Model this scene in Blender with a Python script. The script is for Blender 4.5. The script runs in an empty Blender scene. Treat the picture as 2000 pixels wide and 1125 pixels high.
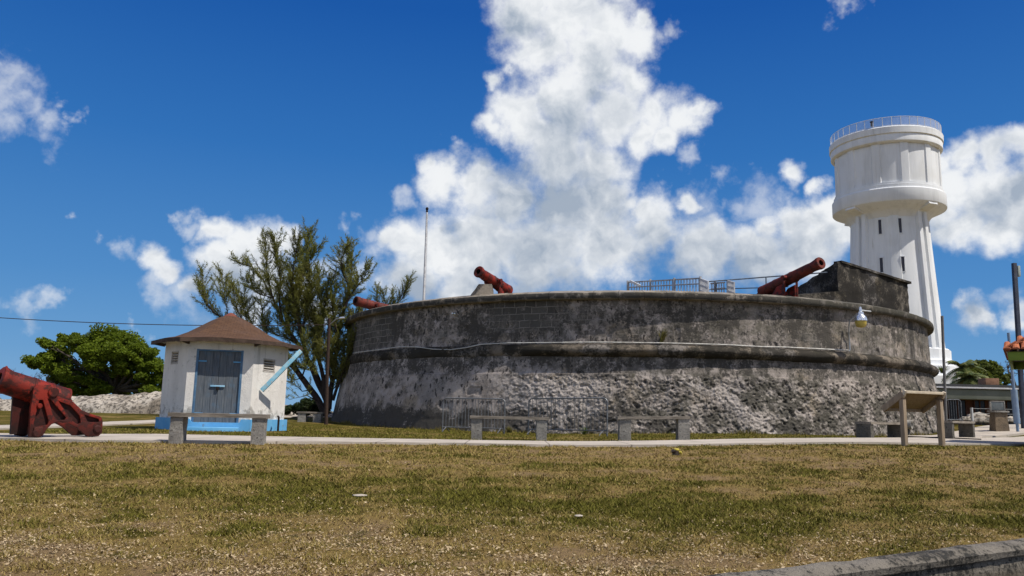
import bpy, bmesh, math, random
import numpy as np
from mathutils import Vector, Matrix, noise as mn
R = math.radians
PI = math.pi
random.seed(7)
rng = np.random.default_rng(11)
scene = bpy.context.scene
COL = scene.collection

# ------------------------------------------------------------------ camera
FPX, PITCH, ROLL, CAMH = 1550.0, R(9.05), R(1.303), 0.6
cam_d = bpy.data.cameras.new('camera'); cam = bpy.data.objects.new('camera', cam_d); COL.objects.link(cam)
cam_d.sensor_width = 36.0; cam_d.lens = 36.0 * FPX / 2000.0
cam_d.clip_start = 0.05; cam_d.clip_end = 30000
F = Vector((0, math.cos(PITCH), math.sin(PITCH)))
_r0 = Vector((1, 0, 0)); _u0 = Vector((0, -math.sin(PITCH), math.cos(PITCH)))
RX = _r0 * math.cos(ROLL) + _u0 * math.sin(ROLL)
UP = -_r0 * math.sin(ROLL) + _u0 * math.cos(ROLL)
m4 = Matrix((RX, UP, -F)).transposed().to_4x4(); m4.translation = Vector((0, 0, CAMH))
cam.matrix_world = m4
scene.camera = cam

def ray(px, py):
    return F + RX * ((px - 1000) / FPX) - UP * ((py - 562.5) / FPX)
def at(px, py, Y):
    d = ray(px, py)
    return Vector((0, 0, CAMH)) + d * (Y / d.y)

# ------------------------------------------------------------------ render / exposure
scene.render.engine = 'CYCLES'
scene.view_settings.view_transform = 'Standard'
scene.view_settings.look = 'None'
scene.view_settings.exposure = 0.0
scene.view_settings.gamma = 1.0
scene.view_settings.use_curve_mapping = False
scene.cycles.max_bounces = 6
scene.cycles.diffuse_bounces = 3
scene.cycles.transparent_max_bounces = 8

# ------------------------------------------------------------------ node helper
class NT:
    def __init__(s, tree): s.t = tree; s.n = tree.nodes; s.l = tree.links
    def sock(s, node_input, v):
        if isinstance(v, bpy.types.NodeSocket): s.l.new(v, node_input)
        elif v is not None:
            if isinstance(v, (tuple, list)) and len(v) == 3 and node_input.type == 'RGBA': v = (*v, 1)
            node_input.default_value = v
    def math(s, op, a, b=None, c=None, clamp=False):
        n = s.n.new('ShaderNodeMath'); n.operation = op; n.use_clamp = clamp
        s.sock(n.inputs[0], a)
        if b is not None: s.sock(n.inputs[1], b)
        if c is not None: s.sock(n.inputs[2], c)
        return n.outputs[0]
    def vmath(s, op, a, b=None, out=0):
        n = s.n.new('ShaderNodeVectorMath'); n.operation = op
        s.sock(n.inputs[0], a)
        if b is not None: s.sock(n.inputs[1], b)
        return n.outputs[out]
    def scale(s, a, f):
        n = s.n.new('ShaderNodeVectorMath'); n.operation = 'SCALE'
        s.sock(n.inputs[0], a); s.sock(n.inputs['Scale'], f); return n.outputs[0]
    def noise(s, vec, scale=1.0, detail=5, rough=0.55, dist=0.0, out='Fac'):
        n = s.n.new('ShaderNodeTexNoise'); s.sock(n.inputs['Vector'], vec)
        n.inputs['Scale'].default_value = scale; n.inputs['Detail'].default_value = detail
        n.inputs['Roughness'].default_value = rough; n.inputs['Distortion'].default_value = dist
        return n.outputs[out]
    def voro(s, vec, scale=1.0, feature='F1', out='Distance', rnd=1.0):
        n = s.n.new('ShaderNodeTexVoronoi'); n.feature = feature; s.sock(n.inputs['Vector'], vec)
        n.inputs['Scale'].default_value = scale; n.inputs['Randomness'].default_value = rnd
        return n.outputs[out]
    def mul(s, vec, sc, off=(0, 0, 0)):
        n = s.n.new('ShaderNodeMapping'); s.sock(n.inputs['Vector'], vec)
        n.inputs['Scale'].default_value = sc; n.inputs['Location'].default_value = off
        return n.outputs[0]
    def step(s, v, a, b, lo=0.0, hi=1.0):
        n = s.n.new('ShaderNodeMapRange'); n.interpolation_type = 'SMOOTHSTEP'
        s.sock(n.inputs['Value'], v)
        n.inputs['From Min'].default_value = a; n.inputs['From Max'].default_value = b
        n.inputs['To Min'].default_value = lo; n.inputs['To Max'].default_value = hi
        return n.outputs[0]
    def mix(s, f, a, b, blend='MIX'):
        n = s.n.new('ShaderNodeMix'); n.data_type = 'RGBA'; n.blend_type = blend
        s.sock(n.inputs[0], f); s.sock(n.inputs[6], a); s.sock(n.inputs[7], b)
        return n.outputs[2]
    def sep(s, v):
        n = s.n.new('ShaderNodeSeparateXYZ'); s.sock(n.inputs[0], v); return n.outputs
    def comb(s, x, y, z):
        n = s.n.new('ShaderNodeCombineXYZ')
        for i, v in enumerate((x, y, z)): s.sock(n.inputs[i], v)
        return n.outputs[0]
    def coord(s, which='Object'):
        return s.n.new('ShaderNodeTexCoord').outputs[which]
    def attr(s, name, out='Fac'):
        n = s.n.new('ShaderNodeAttribute'); n.attribute_name = name; return n.outputs[out]
    def bump(s, h, strength=0.5, dist=0.02, normal=None):
        n = s.n.new('ShaderNodeBump'); s.sock(n.inputs['Height'], h)
        n.inputs['Strength'].default_value = strength; n.inputs['Distance'].default_value = dist
        if normal is not None: s.l.new(normal, n.inputs['Normal'])
        return n.outputs[0]

def new_mat(name):
    m = bpy.data.materials.new(name); m.use_nodes = True
    t = NT(m.node_tree)
    b = m.node_tree.nodes['Principled BSDF']
    b.inputs['Roughness'].default_value = 0.85
    b.inputs['Specular IOR Level'].default_value = 0.25
    return m, t, b

def paint(name, c, c2=None, scale=3.0, rough=0.6, metal=0.0, bump=0.15, lo=0.42, hi=0.62, streak=1.0, bscale=40, bdist=0.01, spec=0.3, dirt=None, dlo=.6, dhi=.75):
    m, t, b = new_mat(name)
    co = t.coord()
    v = t.mul(co, (1, 1, 1 / streak))
    n1 = t.noise(v, scale, 6, 0.6)
    col = t.mix(t.step(n1, lo, hi), c, c2 if c2 else tuple(x * 0.75 for x in c))
    if dirt:
        n3 = t.noise(t.mul(co, (1, 1, .5), (3, 7, 1)), scale * 2.3, 7, 0.65)
        col = t.mix(t.step(n3, dlo, dhi), col, dirt)
    t.sock(b.inputs['Base Color'], col)
    b.inputs['Roughness'].default_value = rough; b.inputs['Metallic'].default_value = metal
    b.inputs['Specular IOR Level'].default_value = spec
    n2 = t.noise(co, bscale, 4, 0.6)
    t.sock(b.inputs['Normal'], t.bump(n2, bump, bdist))
    return m

# ------------------------------------------------------------------ sky, clouds, sun
SUN_AZ, SUN_EL = R(116), R(57)
SUNV = Vector((math.sin(SUN_AZ) * math.cos(SUN_EL), math.cos(SUN_AZ) * math.cos(SUN_EL), math.sin(SUN_EL)))
world = bpy.data.worlds.new('World'); scene.world = world; world.use_nodes = True
W = NT(world.node_tree); W.n.clear()
sky = W.n.new('ShaderNodeTexSky'); sky.sky_type = 'NISHITA'; sky.sun_disc = False
sky.sun_elevation = SUN_EL; sky.sun_rotation = SUN_AZ; sky.altitude = 0
sky.air_density = 1.0; sky.dust_density = 0.25; sky.ozone_density = 3.0
dirv = W.coord('Generated')
elev = W.sep(dirv)[2]
rp = W.n.new('ShaderNodeValToRGB'); W.l.new(elev, rp.inputs[0]); cr = rp.color_ramp
for i_, (p_, c_) in enumerate([(0.0, (.20, .40, .65)), (.06, (.130, .33, .62)), (.15, (.074, .255, .575)), (.31, (.026, .162, .485)), (.47, (.007, .094, .39)), (1.0, (.003, .05, .26))]):
    e_ = cr.elements[i_] if i_ < 2 else cr.elements.new(p_)
    e_.position = p_; e_.color = (*c_, 1)
skyn = W.scale(sky.outputs[0], 0.085)
skycol = W.mix(0.94, skyn, rp.outputs[0])
BL = '''1040,20,85 1110,40,90 1180,60,80 1235,75,48 1253,42,28 1060,110,72 1150,130,100 1225,150,58 985,172,27 1005,150,22
1110,210,95 1200,220,88 1280,215,62 1330,230,42 1352,212,22 1020,240,66 965,258,38 1080,300,95 1165,310,88 1255,265,48 1300,270,34
860,350,56 826,322,26 925,368,60 995,395,85 1085,400,108 1170,385,76 1235,395,28 800,465,50 768,455,24 850,490,85 950,490,110
1060,500,120 1180,470,105 1285,455,70 1270,420,36 1375,495,76 1480,505,80 1570,500,80 1560,430,50 1630,450,62 1620,395,36
1552,338,30 1500,435,36 1590,420,38 1350,400,26 1610,355,24
1895,310,50 1950,305,48 1990,290,40 2040,300,60 1865,360,62 1940,380,85 2010,400,90 1885,445,55 1960,455,52 1845,410,45 2060,440,70 1850,320,30
1905,612,42 1885,595,24 1930,625,28 2060,620,50 1985,610,30
418,455,34 455,475,40 500,485,50 550,470,36 430,505,48 300,500,34 330,530,34 440,545,58 520,540,60 380,560,36 480,590,56
640,600,40 800,555,60 900,575,70 600,560,44'''
WL = '''5,150,60 20,190,70 65,228,70 120,258,56 5,115,30 -40,180,90 140,205,26 170,262,26 190,240,24 905,290,30 890,262,26 930,330,60 1500,430,70
1360,318,36 1278,340,34 1425,368,40 1350,400,60 1345,380,40 1475,360,26 1290,90,40 1320,70,30 1370,215,30 1990,612,60 1965,600,50
322,588,50 380,570,60 250,497,40 178,452,26 190,470,26 110,418,26 150,418,30 385,420,32 355,425,26 60,620,46 250,646,26 308,657,24 100,600,30
560,560,70 620,530,60 700,430,26 730,560,50 680,500,34 760,480,40 780,400,36 1640,15,34 1700,10,30 1240,360,50 860,270,26'''
def blobfield(txt, src, sm, body=False):
    fld = None; thick = None
    for tok in txt.split():
        px, py, rr = [float(x) for x in tok.split(',')]
        d0 = ray(px, py).normalized()
        ra = 0.5 * ((ray(px + rr, py).normalized() - d0).length + (ray(px, py + rr).normalized() - d0).length)
        dist = W.vmath('DISTANCE', src, tuple(d0), out='Value')
        v = W.math('MULTIPLY_ADD', dist, -1.0 / ra, 1.0)
        fld = v if fld is None else W.math('SMOOTH_MAX', fld, v, sm)
        if body:
            tk = W.math('MULTIPLY_ADD', dist, -9.0, ra * 9.0)
            thick = tk if thick is None else W.math('SMOOTH_MAX', thick, tk, 0.3)
    return fld, thick
def warp(vec, sc, amp, det=5):
    n_ = W.noise(vec, sc, det, 0.58, out='Color')
    return W.scale(W.vmath('SUBTRACT', n_, (0.5, 0.5, 0.5)), amp)
dw = W.vmath('ADD', W.vmath('ADD', dirv, warp(dirv, 7.0, 0.07, 4)), warp(dirv, 26.0, 0.030, 6))
fld, thick = blobfield(BL, dw, 0.2, True)
# clouds over the rest of the sky, outside the part seen here
gen = W.noise(dw, 2.6, 6, 0.55)
back_ = W.vmath('DOT_PRODUCT', dirv, tuple(F), out='Value')
gen = W.math('MULTIPLY', W.math('SUBTRACT', gen, 0.50), 6.0)
gen = W.math('SUBTRACT', gen, W.step(back_, 0.55, 0.78, 0.0, 6.0))
gen = W.math('SUBTRACT', gen, W.step(elev, 0.0, 0.12, 3.0, 0.0))
fld = W.math('MAXIMUM', fld, W.math('MINIMUM', gen, 1.0))
f1 = W.noise(dirv, 12.0, 8, 0.60)
f2 = W.noise(dirv, 48.0, 6, 0.6)
field = W.math('ADD', fld, W.math('MULTIPLY', W.math('SUBTRACT', f1, 0.5), 1.15))
field = W.math('ADD', field, W.math('MULTIPLY', W.math('SUBTRACT', f2, 0.5), 0.50))
alpha = W.step(field, -0.22, 0.58)
# thin veils and scraps
dw2 = W.vmath('ADD', W.vmath('ADD', dirv, warp(dirv, 8.0, 0.13, 5)), warp(dirv, 30.0, 0.055, 6))
wf, _ = blobfield(WL, dw2, 0.3)
wf = W.math('ADD', wf, W.math('MULTIPLY', W.math('SUBTRACT', W.noise(dw, 16.0, 8, 0.66), 0.5), 1.9))
alpha2 = W.step(wf, -0.05, 1.05, 0.0, 0.62)
alpha = W.math('MAXIMUM', alpha, alpha2)
# relief: billows lit from the sun's side
d1 = ray(1000, 300).normalized()
sd = (SUNV - d1 * SUNV.dot(d1)).normalized()
ba = W.noise(dw, 9.0, 3, 0.5); bb_ = W.noise(W.vmath('ADD', dw, tuple(sd * 0.030)), 9.0, 3, 0.5)
ca = W.noise(dw, 24.0, 4, 0.55); cb = W.noise(W.vmath('ADD', dw, tuple(sd * 0.011)), 24.0, 4, 0.55)
da_ = W.noise(dw, 4.5, 2, 0.5); db_ = W.noise(W.vmath('ADD', dw, tuple(sd * 0.055)), 4.5, 2, 0.5)
rel = W.math('ADD', W.math('MULTIPLY', W.math('SUBTRACT', ba, bb_), 1.5), W.math('MULTIPLY', W.math('SUBTRACT', ca, cb), 1.25))
rel = W.math('ADD', rel, W.math('MULTIPLY', W.math('SUBTRACT', da_, db_), 1.1))
GL = '''1130,300,100 1095,220,62 1060,570,150 930,520,80 1150,480,70 1080,420,80 1290,530,100 1480,550,110 1565,480,60 870,430,34 1010,70,46 1150,150,50 1040,340,50
1880,420,64 1950,370,52 1990,450,70 500,560,80 560,520,60 440,560,50 1900,632,34 830,560,70 1200,350,60 1000,300,34 1640,500,50 1740,480,60'''
dg = W.vmath('ADD', dirv, warp(dirv, 8.0, 0.17, 6))
gf, _ = blobfield(GL, dg, 0.35)
big = W.noise(dirv, 6.5, 4, 0.55)
rim = W.step(field, 0.20, 1.0, 0.22, 0.0)
sh = W.math('SUBTRACT', 0.77, W.step(gf, -0.45, 0.80, 0.0, 0.74))
sh = W.math('ADD', sh, W.math('MULTIPLY', W.math('SUBTRACT', big, 0.5), 0.7))
sh = W.math('ADD', W.math('ADD', sh, rel), rim, clamp=True)
ccol = W.mix(sh, (0.36, 0.43, 0.53), (0.88, 0.90, 0.92))
bg1 = W.n.new('ShaderNodeBackground'); W.sock(bg1.inputs['Color'], skycol); bg1.inputs['Strength'].default_value = 1.0
bg2 = W.n.new('ShaderNodeBackground'); W.sock(bg2.inputs['Color'], ccol); bg2.inputs['Strength'].default_value = 1.0
mx = W.n.new('ShaderNodeMixShader')
W.l.new(W.math('MULTIPLY', alpha, W.step(field, -.1, 0.8, 0.86, 1.0)), mx.inputs[0])
W.l.new(bg1.outputs[0], mx.inputs[1]); W.l.new(bg2.outputs[0], mx.inputs[2])
wo = W.n.new('ShaderNodeOutputWorld'); W.l.new(mx.outputs[0], wo.inputs['Surface'])
world.cycles.sampling_method = 'MANUAL'; world.cycles.sample_map_resolution = 512

sl = bpy.data.lights.new('sun', 'SUN'); sl.energy = 5.0; sl.angle = R(0.55); sl.color = (1.0, 0.94, 0.84)
so = bpy.data.objects.new('sun', sl); COL.objects.link(so)
so.rotation_euler = SUNV.to_track_quat('Z', 'Y').to_euler(); so.location = SUNV * 60

# ------------------------------------------------------------------ object helpers
def tag(o, label=None, cat=None, group=None, kind=None):
    if label: o['label'] = label
    if cat: o['category'] = cat
    if group: o['group'] = group
    if kind: o['kind'] = kind
    return o
def thing(name, label, cat, loc=(0, 0, 0), rz=0.0, group=None):
    o = bpy.data.objects.new(name, None); COL.objects.link(o)
    o.location = loc; o.rotation_euler = (0, 0, rz); o.empty_display_size = 0.1
    return tag(o, label, cat, group)

class MB:
    def __init__(s): s.bm = bmesh.new(); s.uv = None
    def box(s, c, size, rot=None):
        M = Matrix.Translation(Vector(c)) @ (rot.to_4x4() if rot else Matrix()) @ Matrix.Diagonal((*size, 1))
        bmesh.ops.create_cube(s.bm, size=1.0, matrix=M); return s
    def beam(s, a, b, w, h, up=(0, 0, 1)):
        a, b = Vector(a), Vector(b); d = b - a; x = d.normalized(); up = Vector(up)
        y = up.cross(x)
        if y.length < 1e-4: y = Vector((0, 1, 0)).cross(x)
        y.normalize(); z = x.cross(y)
        rot = Matrix((x, y, z)).transposed()
        return s.box((a + b) / 2, (d.length, w, h), rot)
    def tube(s, pts, rad, seg=10, cap=True):
        pts = [Vector(p) for p in pts]; n = len(pts)
        rad = [rad] * n if isinstance(rad, (int, float)) else rad
        rings = []; ref = None
        for i, p in enumerate(pts):
            t = (pts[min(i + 1, n - 1)] - pts[max(i - 1, 0)]).normalized()
            if ref is None:
                ref = t.orthogonal().normalized()
            ref = (ref - t * ref.dot(t)).normalized(); bi = t.cross(ref)
            rings.append([s.bm.verts.new(p + (ref * math.cos(2 * PI * k / seg) + bi * math.sin(2 * PI * k / seg)) * rad[i]) for k in range(seg)])
        for a, b in zip(rings, rings[1:]):
            for k in range(seg): s.bm.faces.new((a[k], a[(k + 1) % seg], b[(k + 1) % seg], b[k]))
        if cap:
            s.bm.faces.new(rings[0][::-1]); s.bm.faces.new(rings[-1])
        return s
    def lathe(s, prof, origin=(0, 0, 0), axis=(0, 0, 1), seg=32, closed=False):
        o = Vector(origin); ax = Vector(axis).normalized(); e1 = ax.orthogonal().normalized(); e2 = ax.cross(e1)
        rings = []
        for r, h in prof:
            if r < 1e-6: rings.append([s.bm.verts.new(o + ax * h)])
            else: rings.append([s.bm.verts.new(o + ax * h + (e1 * math.cos(2 * PI * k / seg) + e2 * math.sin(2 * PI * k / seg)) * r) for k in range(seg)])
        for a, b in zip(rings, rings[1:]):
            for k in range(seg):
                k2 = (k + 1) % seg
                if len(a) == 1 and len(b) == 1: continue
                if len(a) == 1: s.bm.faces.new((a[0], b[k2], b[k]))
                elif len(b) == 1: s.bm.faces.new((a[k], a[k2], b[0]))
                else: s.bm.faces.new((a[k], a[k2], b[k2], b[k]))
        return s
    def poly(s, outer, holes, origin, ux, uy, thick):
        """extruded polygon with holes in the plane (ux, uy)"""
        ux, uy = Vector(ux), Vector(uy); nz = ux.cross(uy).normalized(); o = Vector(origin)
        tmp = bmesh.new(); edges = []
        for loop in [outer] + list(holes):
            vs = [tmp.verts.new(o + ux * x + uy * y) for x, y in loop]
            for i in range(len(vs)): edges.append(tmp.edges.new((vs[i], vs[(i + 1) % len(vs)])))
        bmesh.ops.triangle_fill(tmp, edges=edges, use_beauty=True, use_dissolve=False)
        ext = bmesh.ops.extrude_face_region(tmp, geom=list(tmp.faces))
        vv = [g for g in ext['geom'] if isinstance(g, bmesh.types.BMVert)]
        bmesh.ops.translate(tmp, verts=vv, vec=nz * thick)
        bmesh.ops.recalc_face_normals(tmp, faces=tmp.faces)
        me = bpy.data.meshes.new('tmp'); tmp.to_mesh(me); tmp.free(); s.bm.from_mesh(me); bpy.data.meshes.remove(me)
        return s
    def face(s, pts):
        s.bm.faces.new([s.bm.verts.new(Vector(p)) for p in pts]); return s
    def jitter(s, amp, scale=6.0):
        for v in s.bm.verts:
            v.co += Vector(mn.noise_vector(v.co * scale)) * amp
        return s
    def subdiv(s, cuts=1):
        bmesh.ops.subdivide_edges(s.bm, edges=s.bm.edges[:], cuts=cuts, use_grid_fill=True); return s
    def build(s, name, mat, parent=None, bevel=0.0, smooth=True, origin=None, bseg=2):
        bm = s.bm
        bmesh.ops.recalc_face_normals(bm, faces=bm.faces)
        if bevel:
            es = [e for e in bm.edges if len(e.link_faces) == 2 and e.calc_face_angle(0) > R(35)]
            bmesh.ops.bevel(bm, geom=es, offset=bevel, segments=bseg, affect='EDGES', profile=0.6, clamp_overlap=True)
        if origin is not None: bmesh.ops.translate(bm, verts=bm.verts, vec=-Vector(origin))
        me = bpy.data.meshes.new(name); bm.to_mesh(me); bm.free()
        if smooth:
            for p in me.polygons: p.use_smooth = True
            try: me.set_sharp_from_angle(angle=R(38))
            except Exception: pass
        me.materials.append(mat)
        o = bpy.data.objects.new(name, me); COL.objects.link(o)
        if parent: o.parent = parent
        elif origin is not None: o.location = origin
        return o

def np_mesh(name, V, Fc, mat, attrs=None, smooth=False, origin=None, parent=None, uv=None):
    V = np.asarray(V, np.float32); Fc = np.asarray(Fc, np.int32)
    if origin is not None: V = V - np.array(origin, np.float32)
    me = bpy.data.meshes.new(name); k = Fc.shape[1]; n = len(Fc)
    me.vertices.add(len(V)); me.vertices.foreach_set('co', V.ravel())
    me.loops.add(n * k); me.loops.foreach_set('vertex_index', Fc.ravel())
    me.polygons.add(n); me.polygons.foreach_set('loop_start', np.arange(n, dtype=np.int32) * k)
    try: me.polygons.foreach_set('loop_total', np.full(n, k, np.int32))
    except Exception: pass
    if smooth: me.polygons.foreach_set('use_smooth', np.ones(n, bool))
    me.update(calc_edges=True); me.validate()
    for nm, arr in (attrs or {}).items():
        a = me.attributes.new(nm, 'FLOAT', 'POINT'); a.data.foreach_set('value', np.asarray(arr, np.float32))
    if uv is not None:
        ul = me.uv_layers.new(name='UVMap'); ul.data.foreach_set('uv', np.asarray(uv, np.float32)[Fc.ravel()].ravel())
    me.materials.append(mat)
    o = bpy.data.objects.new(name, me); COL.objects.link(o)
    if parent: o.parent = parent
    elif origin is not None: o.location = origin
    return o

def fnoise(x, y, z=0.0, o=4):
    return mn.fractal(Vector((x, y, z)), 1.0, 2.0, o)

def sstep(x, a, b):
    t = min(1.0, max(0.0, (x - a) / (b - a))); return t * t * (3 - 2 * t)

# ------------------------------------------------------------------ ground
def g(x, y):
    z = -0.27 * (1 - sstep(y, 3.0, 14.5))
    z += 0.15 * sstep(x, 0.5, 8) * sstep(y, 10.5, 16.5)
    z += 0.22 * (1 - sstep(x, -9, -2)) * sstep(y, 26, 42)
    z += 0.45 * sstep(x, 14, 19) * sstep(y, 24, 34)
    r = math.hypot(x, y)
    if y > 48 and x < 12: z -= 26 * sstep(y, 60, 130)
    return z
# retaining wall line in front of the lawn: street is 0.75 m lower
WA, WB = Vector((-9.0, -1.33, 0)), Vector((9.5, 9.24, 0))
wdir = (WB - WA).normalized(); wn = Vector((wdir.y, -wdir.x, 0))   # towards the street
def wall_d(x, y): return (Vector((x, y, 0)) - WA).dot(wn)

def dryness(x, y):
    a = mn.fractal(Vector((x * 0.32, y * 0.5, 3.1)), 1.0, 2.0, 4)
    b = mn.fractal(Vector((x * 1.4, y * 1.7, 9.1)), 1.0, 2.0, 4)
    v = 0.60 + 0.34 * a + 0.48 * b
    # a greener band across the middle of the lawn, drier soil close to the street
    wob = 1.1 * mn.noise(Vector((x * .45, y * .2, 6))) + .5 * mn.noise(Vector((x * 1.3, y * .8, 16)))
    v -= 0.20 * math.exp(-((y - 7.9 + 0.12 * x + wob) / 1.25) ** 2) * (1 - .55 * sstep(x, .5, 4))
    c3 = mn.fractal(Vector((x * 2.6, y * 3.2, 27)), 1.0, 2.0, 3)
    v -= .38 * sstep(c3, .22, .5)
    v += 0.22 * (1 - sstep(y, 4.2, 6.4)) * (1 - sstep(x, 0.8, 2.2))
    v += 0.16 * sstep(y, 8.5, 11.5) * (1 - sstep(y, 14.2, 15.5))
    if y > 16.5: v -= 0.34
    return min(1, max(0, v))

def grid_ground():
    xs = np.concatenate([-np.geomspace(9000, 30, 14), np.arange(-28, 28, 0.16), np.geomspace(30, 9000, 14)])
    ys = np.concatenate([-np.geomspace(2000, 8, 8), np.arange(-6, 2, .5), np.arange(2, 20, 0.14), np.arange(20, 60, 0.6), np.geomspace(60, 9000, 16)])
    nx, ny = len(xs), len(ys)
    V = np.zeros((ny, nx, 3)); D = np.zeros((ny, nx))
    for j, y in enumerate(ys):
        for i, x in enumerate(xs):
            z = g(x, y)
            d = wall_d(x, y)
            if d > 0.05: z = -1.3 if y > -3000 else z
            elif 3 < y < 20 and abs(x) < 28: z += 0.018 * mn.noise(Vector((x * 1.3, y * 1.3, 0)))
            if y < 150 and abs(x) < 900 or y < 60: pass
            V[j, i] = (x, y, z)
            D[j, i] = dryness(x, y) if (1 < y < 60 and abs(x) < 30) else 0.5
    idx = np.arange(nx * ny).reshape(ny, nx)
    Fc = np.stack([idx[:-1, :-1], idx[:-1, 1:], idx[1:, 1:], idx[1:, :-1]], -1).reshape(-1, 4)
    return V.reshape(-1, 3), Fc, D.ravel()

m, t, b = new_mat('lawn_soil')
co = t.coord()
dry = t.attr('dry')
n1 = t.noise(t.mul(co, (1, 1.0, 1)), 5.0, 7, 0.68)
n2 = t.noise(co, 34.0, 5, 0.7)
n3 = t.noise(t.mul(co, (1, 1, 1), (4, 2, 0)), 1.3, 5, 0.6)
k = t.math('ADD', dry, t.math('MULTIPLY', t.math('SUBTRACT', n1, 0.5), 0.9))
k = t.math('ADD', k, t.math('MULTIPLY', t.math('SUBTRACT', n3, 0.5), 0.4))
c = t.mix(t.step(k, 0.22, 0.62), (0.095, 0.080, 0.014), (0.25, 0.172, 0.062))
c = t.mix(t.step(k, 0.66, 0.98), c, (0.25, 0.170, 0.088))
c = t.mix(t.step(n2, 0.30, 0.5), t.mix(0.5, c, (0.03, 0.028, 0.012)), c)
c = t.mix(t.step(n2, 0.62, 0.80, 0, .7), c, (0.34, 0.28, 0.17))
n4 = t.noise(t.mul(co, (1, .7, 1), (8, 1, 0)), 3.2, 6, 0.72)
c = t.mix(t.step(n4, 0.54, 0.66, 0, .7), c, (0.055, 0.055, 0.016))
t.sock(b.inputs['Base Color'], c); b.inputs['Roughness'].default_value = 1.0; b.inputs['Specular IOR Level'].default_value = 0.05
t.sock(b.inputs['Normal'], t.bump(t.math('ADD', n2, t.math('MULTIPLY', n1, 3.0)), 1.0, 0.035))
M_SOIL = m
V, Fc, D = grid_ground()
gr = np_mesh('ground', V, Fc, M_SOIL, {'dry': D}, smooth=True); tag(gr, kind='structure')

# street below the retaining wall
m = paint('asphalt', (0.055, 0.053, 0.05), (0.075, 0.072, 0.068), 2.0, 0.95, bump=0.6, bscale=180, bdist=0.01)
pts = [WA + wn * 0.45 - wdir * 30, WB + wn * 0.45 + wdir * 30, WB + wn * 9 + wdir * 30, WA + wn * 9 - wdir * 30]
tag(MB().face([Vector((p.x, p.y, -1.02)) for p in pts]).build('road', m), kind='structure')

# sea beyond the hill
m, t, b = new_mat('sea'); b.inputs['Roughness'].default_value = 0.25
t.sock(b.inputs['Base Color'], t.mix(t.noise(t.coord(), 0.004, 4, 0.5), (0.03, 0.16, 0.24), (0.05, 0.24, 0.30)))
tag(MB().face([(-25000, 300, -24), (25000, 300, -24), (25000, 25000, -24), (-25000, 25000, -24)]).build('sea_water', m), kind='structure')

# ------------------------------------------------------------------ path
m, t, b = new_mat('path_concrete')
co = t.coord(); n1 = t.noise(co, 1.2, 7, 0.65); n2 = t.noise(co, 60, 4, 0.7)
c = t.mix(t.step(n1, 0.35, 0.68), (0.47, 0.415, 0.355), (0.37, 0.325, 0.275))
c = t.mix(t.step(n2, 0.62, 0.8), c, (0.25, 0.22, 0.18))
t.sock(b.inputs['Base Color'], c); t.sock(b.inputs['Normal'], t.bump(n2, 0.4, 0.01))
M_PATH = m
xs_ = t.sep(co)[0]; jt = t.math('FRACT', t.math('MULTIPLY', t.math('ADD', xs_, t.math('MULTIPLY', t.noise(co, 3, 2, .5), .03)), .62))
c = t.mix(t.step(t.math('ABSOLUTE', t.math('SUBTRACT', jt, .5)), .012, .006, 0, .75), c, (.12, .10, .08))
c = t.mix(t.step(t.noise(co, 7, 7, .7), .58, .68, 0, .45), c, (.27, .23, .18))
t.sock(b.inputs['Base Color'], c)
def strip(name, front, back, lift=0.045, n=160):
    """front/back: lists of (x, y) in metres; a slab with real thickness that follows the ground"""
    def samp(P, u):
        P = [Vector(p) for p in P]; L = [0]
        for a, b2 in zip(P, P[1:]): L.append(L[-1] + (b2 - a).length)
        s = u * L[-1]
        for i in range(len(P) - 1):
            if s <= L[i + 1] or i == len(P) - 2:
                f = (s - L[i]) / (L[i + 1] - L[i])
                return P[i].lerp(P[i + 1], f)
    mb = MB(); rows = []
    for i in range(n + 1):
        u = i / n
        a = samp(front, u); b2 = samp(back, u)
        w = 0.035 * mn.noise(Vector((a.x * 1.7, 0, 1))) + 0.015 * mn.noise(Vector((a.x * 6, 0, 1)))
        a = Vector((a.x, a.y + w)); q = []
        for k2, f in enumerate((0, 0, 0.33, 0.66, 1, 1)):
            p = a.lerp(b2, f); z = g(p.x, p.y) + lift
            if k2 in (0, 5): z -= 0.15
            q.append(mb.bm.verts.new((p.x, p.y, z)))
        rows.append(q)
    for a, b2 in zip(rows, rows[1:]):
        for k2 in range(5): mb.bm.faces.new((a[k2], b2[k2], b2[k2 + 1], a[k2 + 1]))
    return tag(mb.build(name, M_PATH), kind='structure')
fr = [(-22, 12.6), (-12, 13.0), (-8.6, 13.3), (-6.8, 13.25), (-4.6, 13.8), (-3.2, 14.6), (-1.0, 15.3), (3.2, 15.9), (7.0, 16.9), (10.5, 17.9), (13, 19.2), (24, 24)]
bk = [(-22, 14.2), (-12, 14.7), (-8.6, 15.1), (-7.2, 16.6), (-5.2, 16.6), (-3.4, 16.8), (-1.0, 17.2), (3.2, 18.2), (7.3, 19.8), (10.2, 22.3), (12.8, 24.6), (23, 30)]
strip('path', fr, bk)
strip('path', [(-12.6, 15.6), (-11.4, 17.8), (-11.6, 21.5), (-12.3, 27.5), (-11.4, 38), (-8, 45)], [(-14.0, 17.2), (-12.9, 18.8), (-13.0, 22), (-13.8, 28), (-13.0, 40), (-8.5, 47.5)], 0.04, 80)
strip('path', [(13.2, 22.5), (14.2, 24.6), (15.6, 26.4), (22, 31)], [(12.0, 24.8), (14.6, 27.6), (15.6, 29.0), (22, 34)], 0.075, 30)

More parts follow.
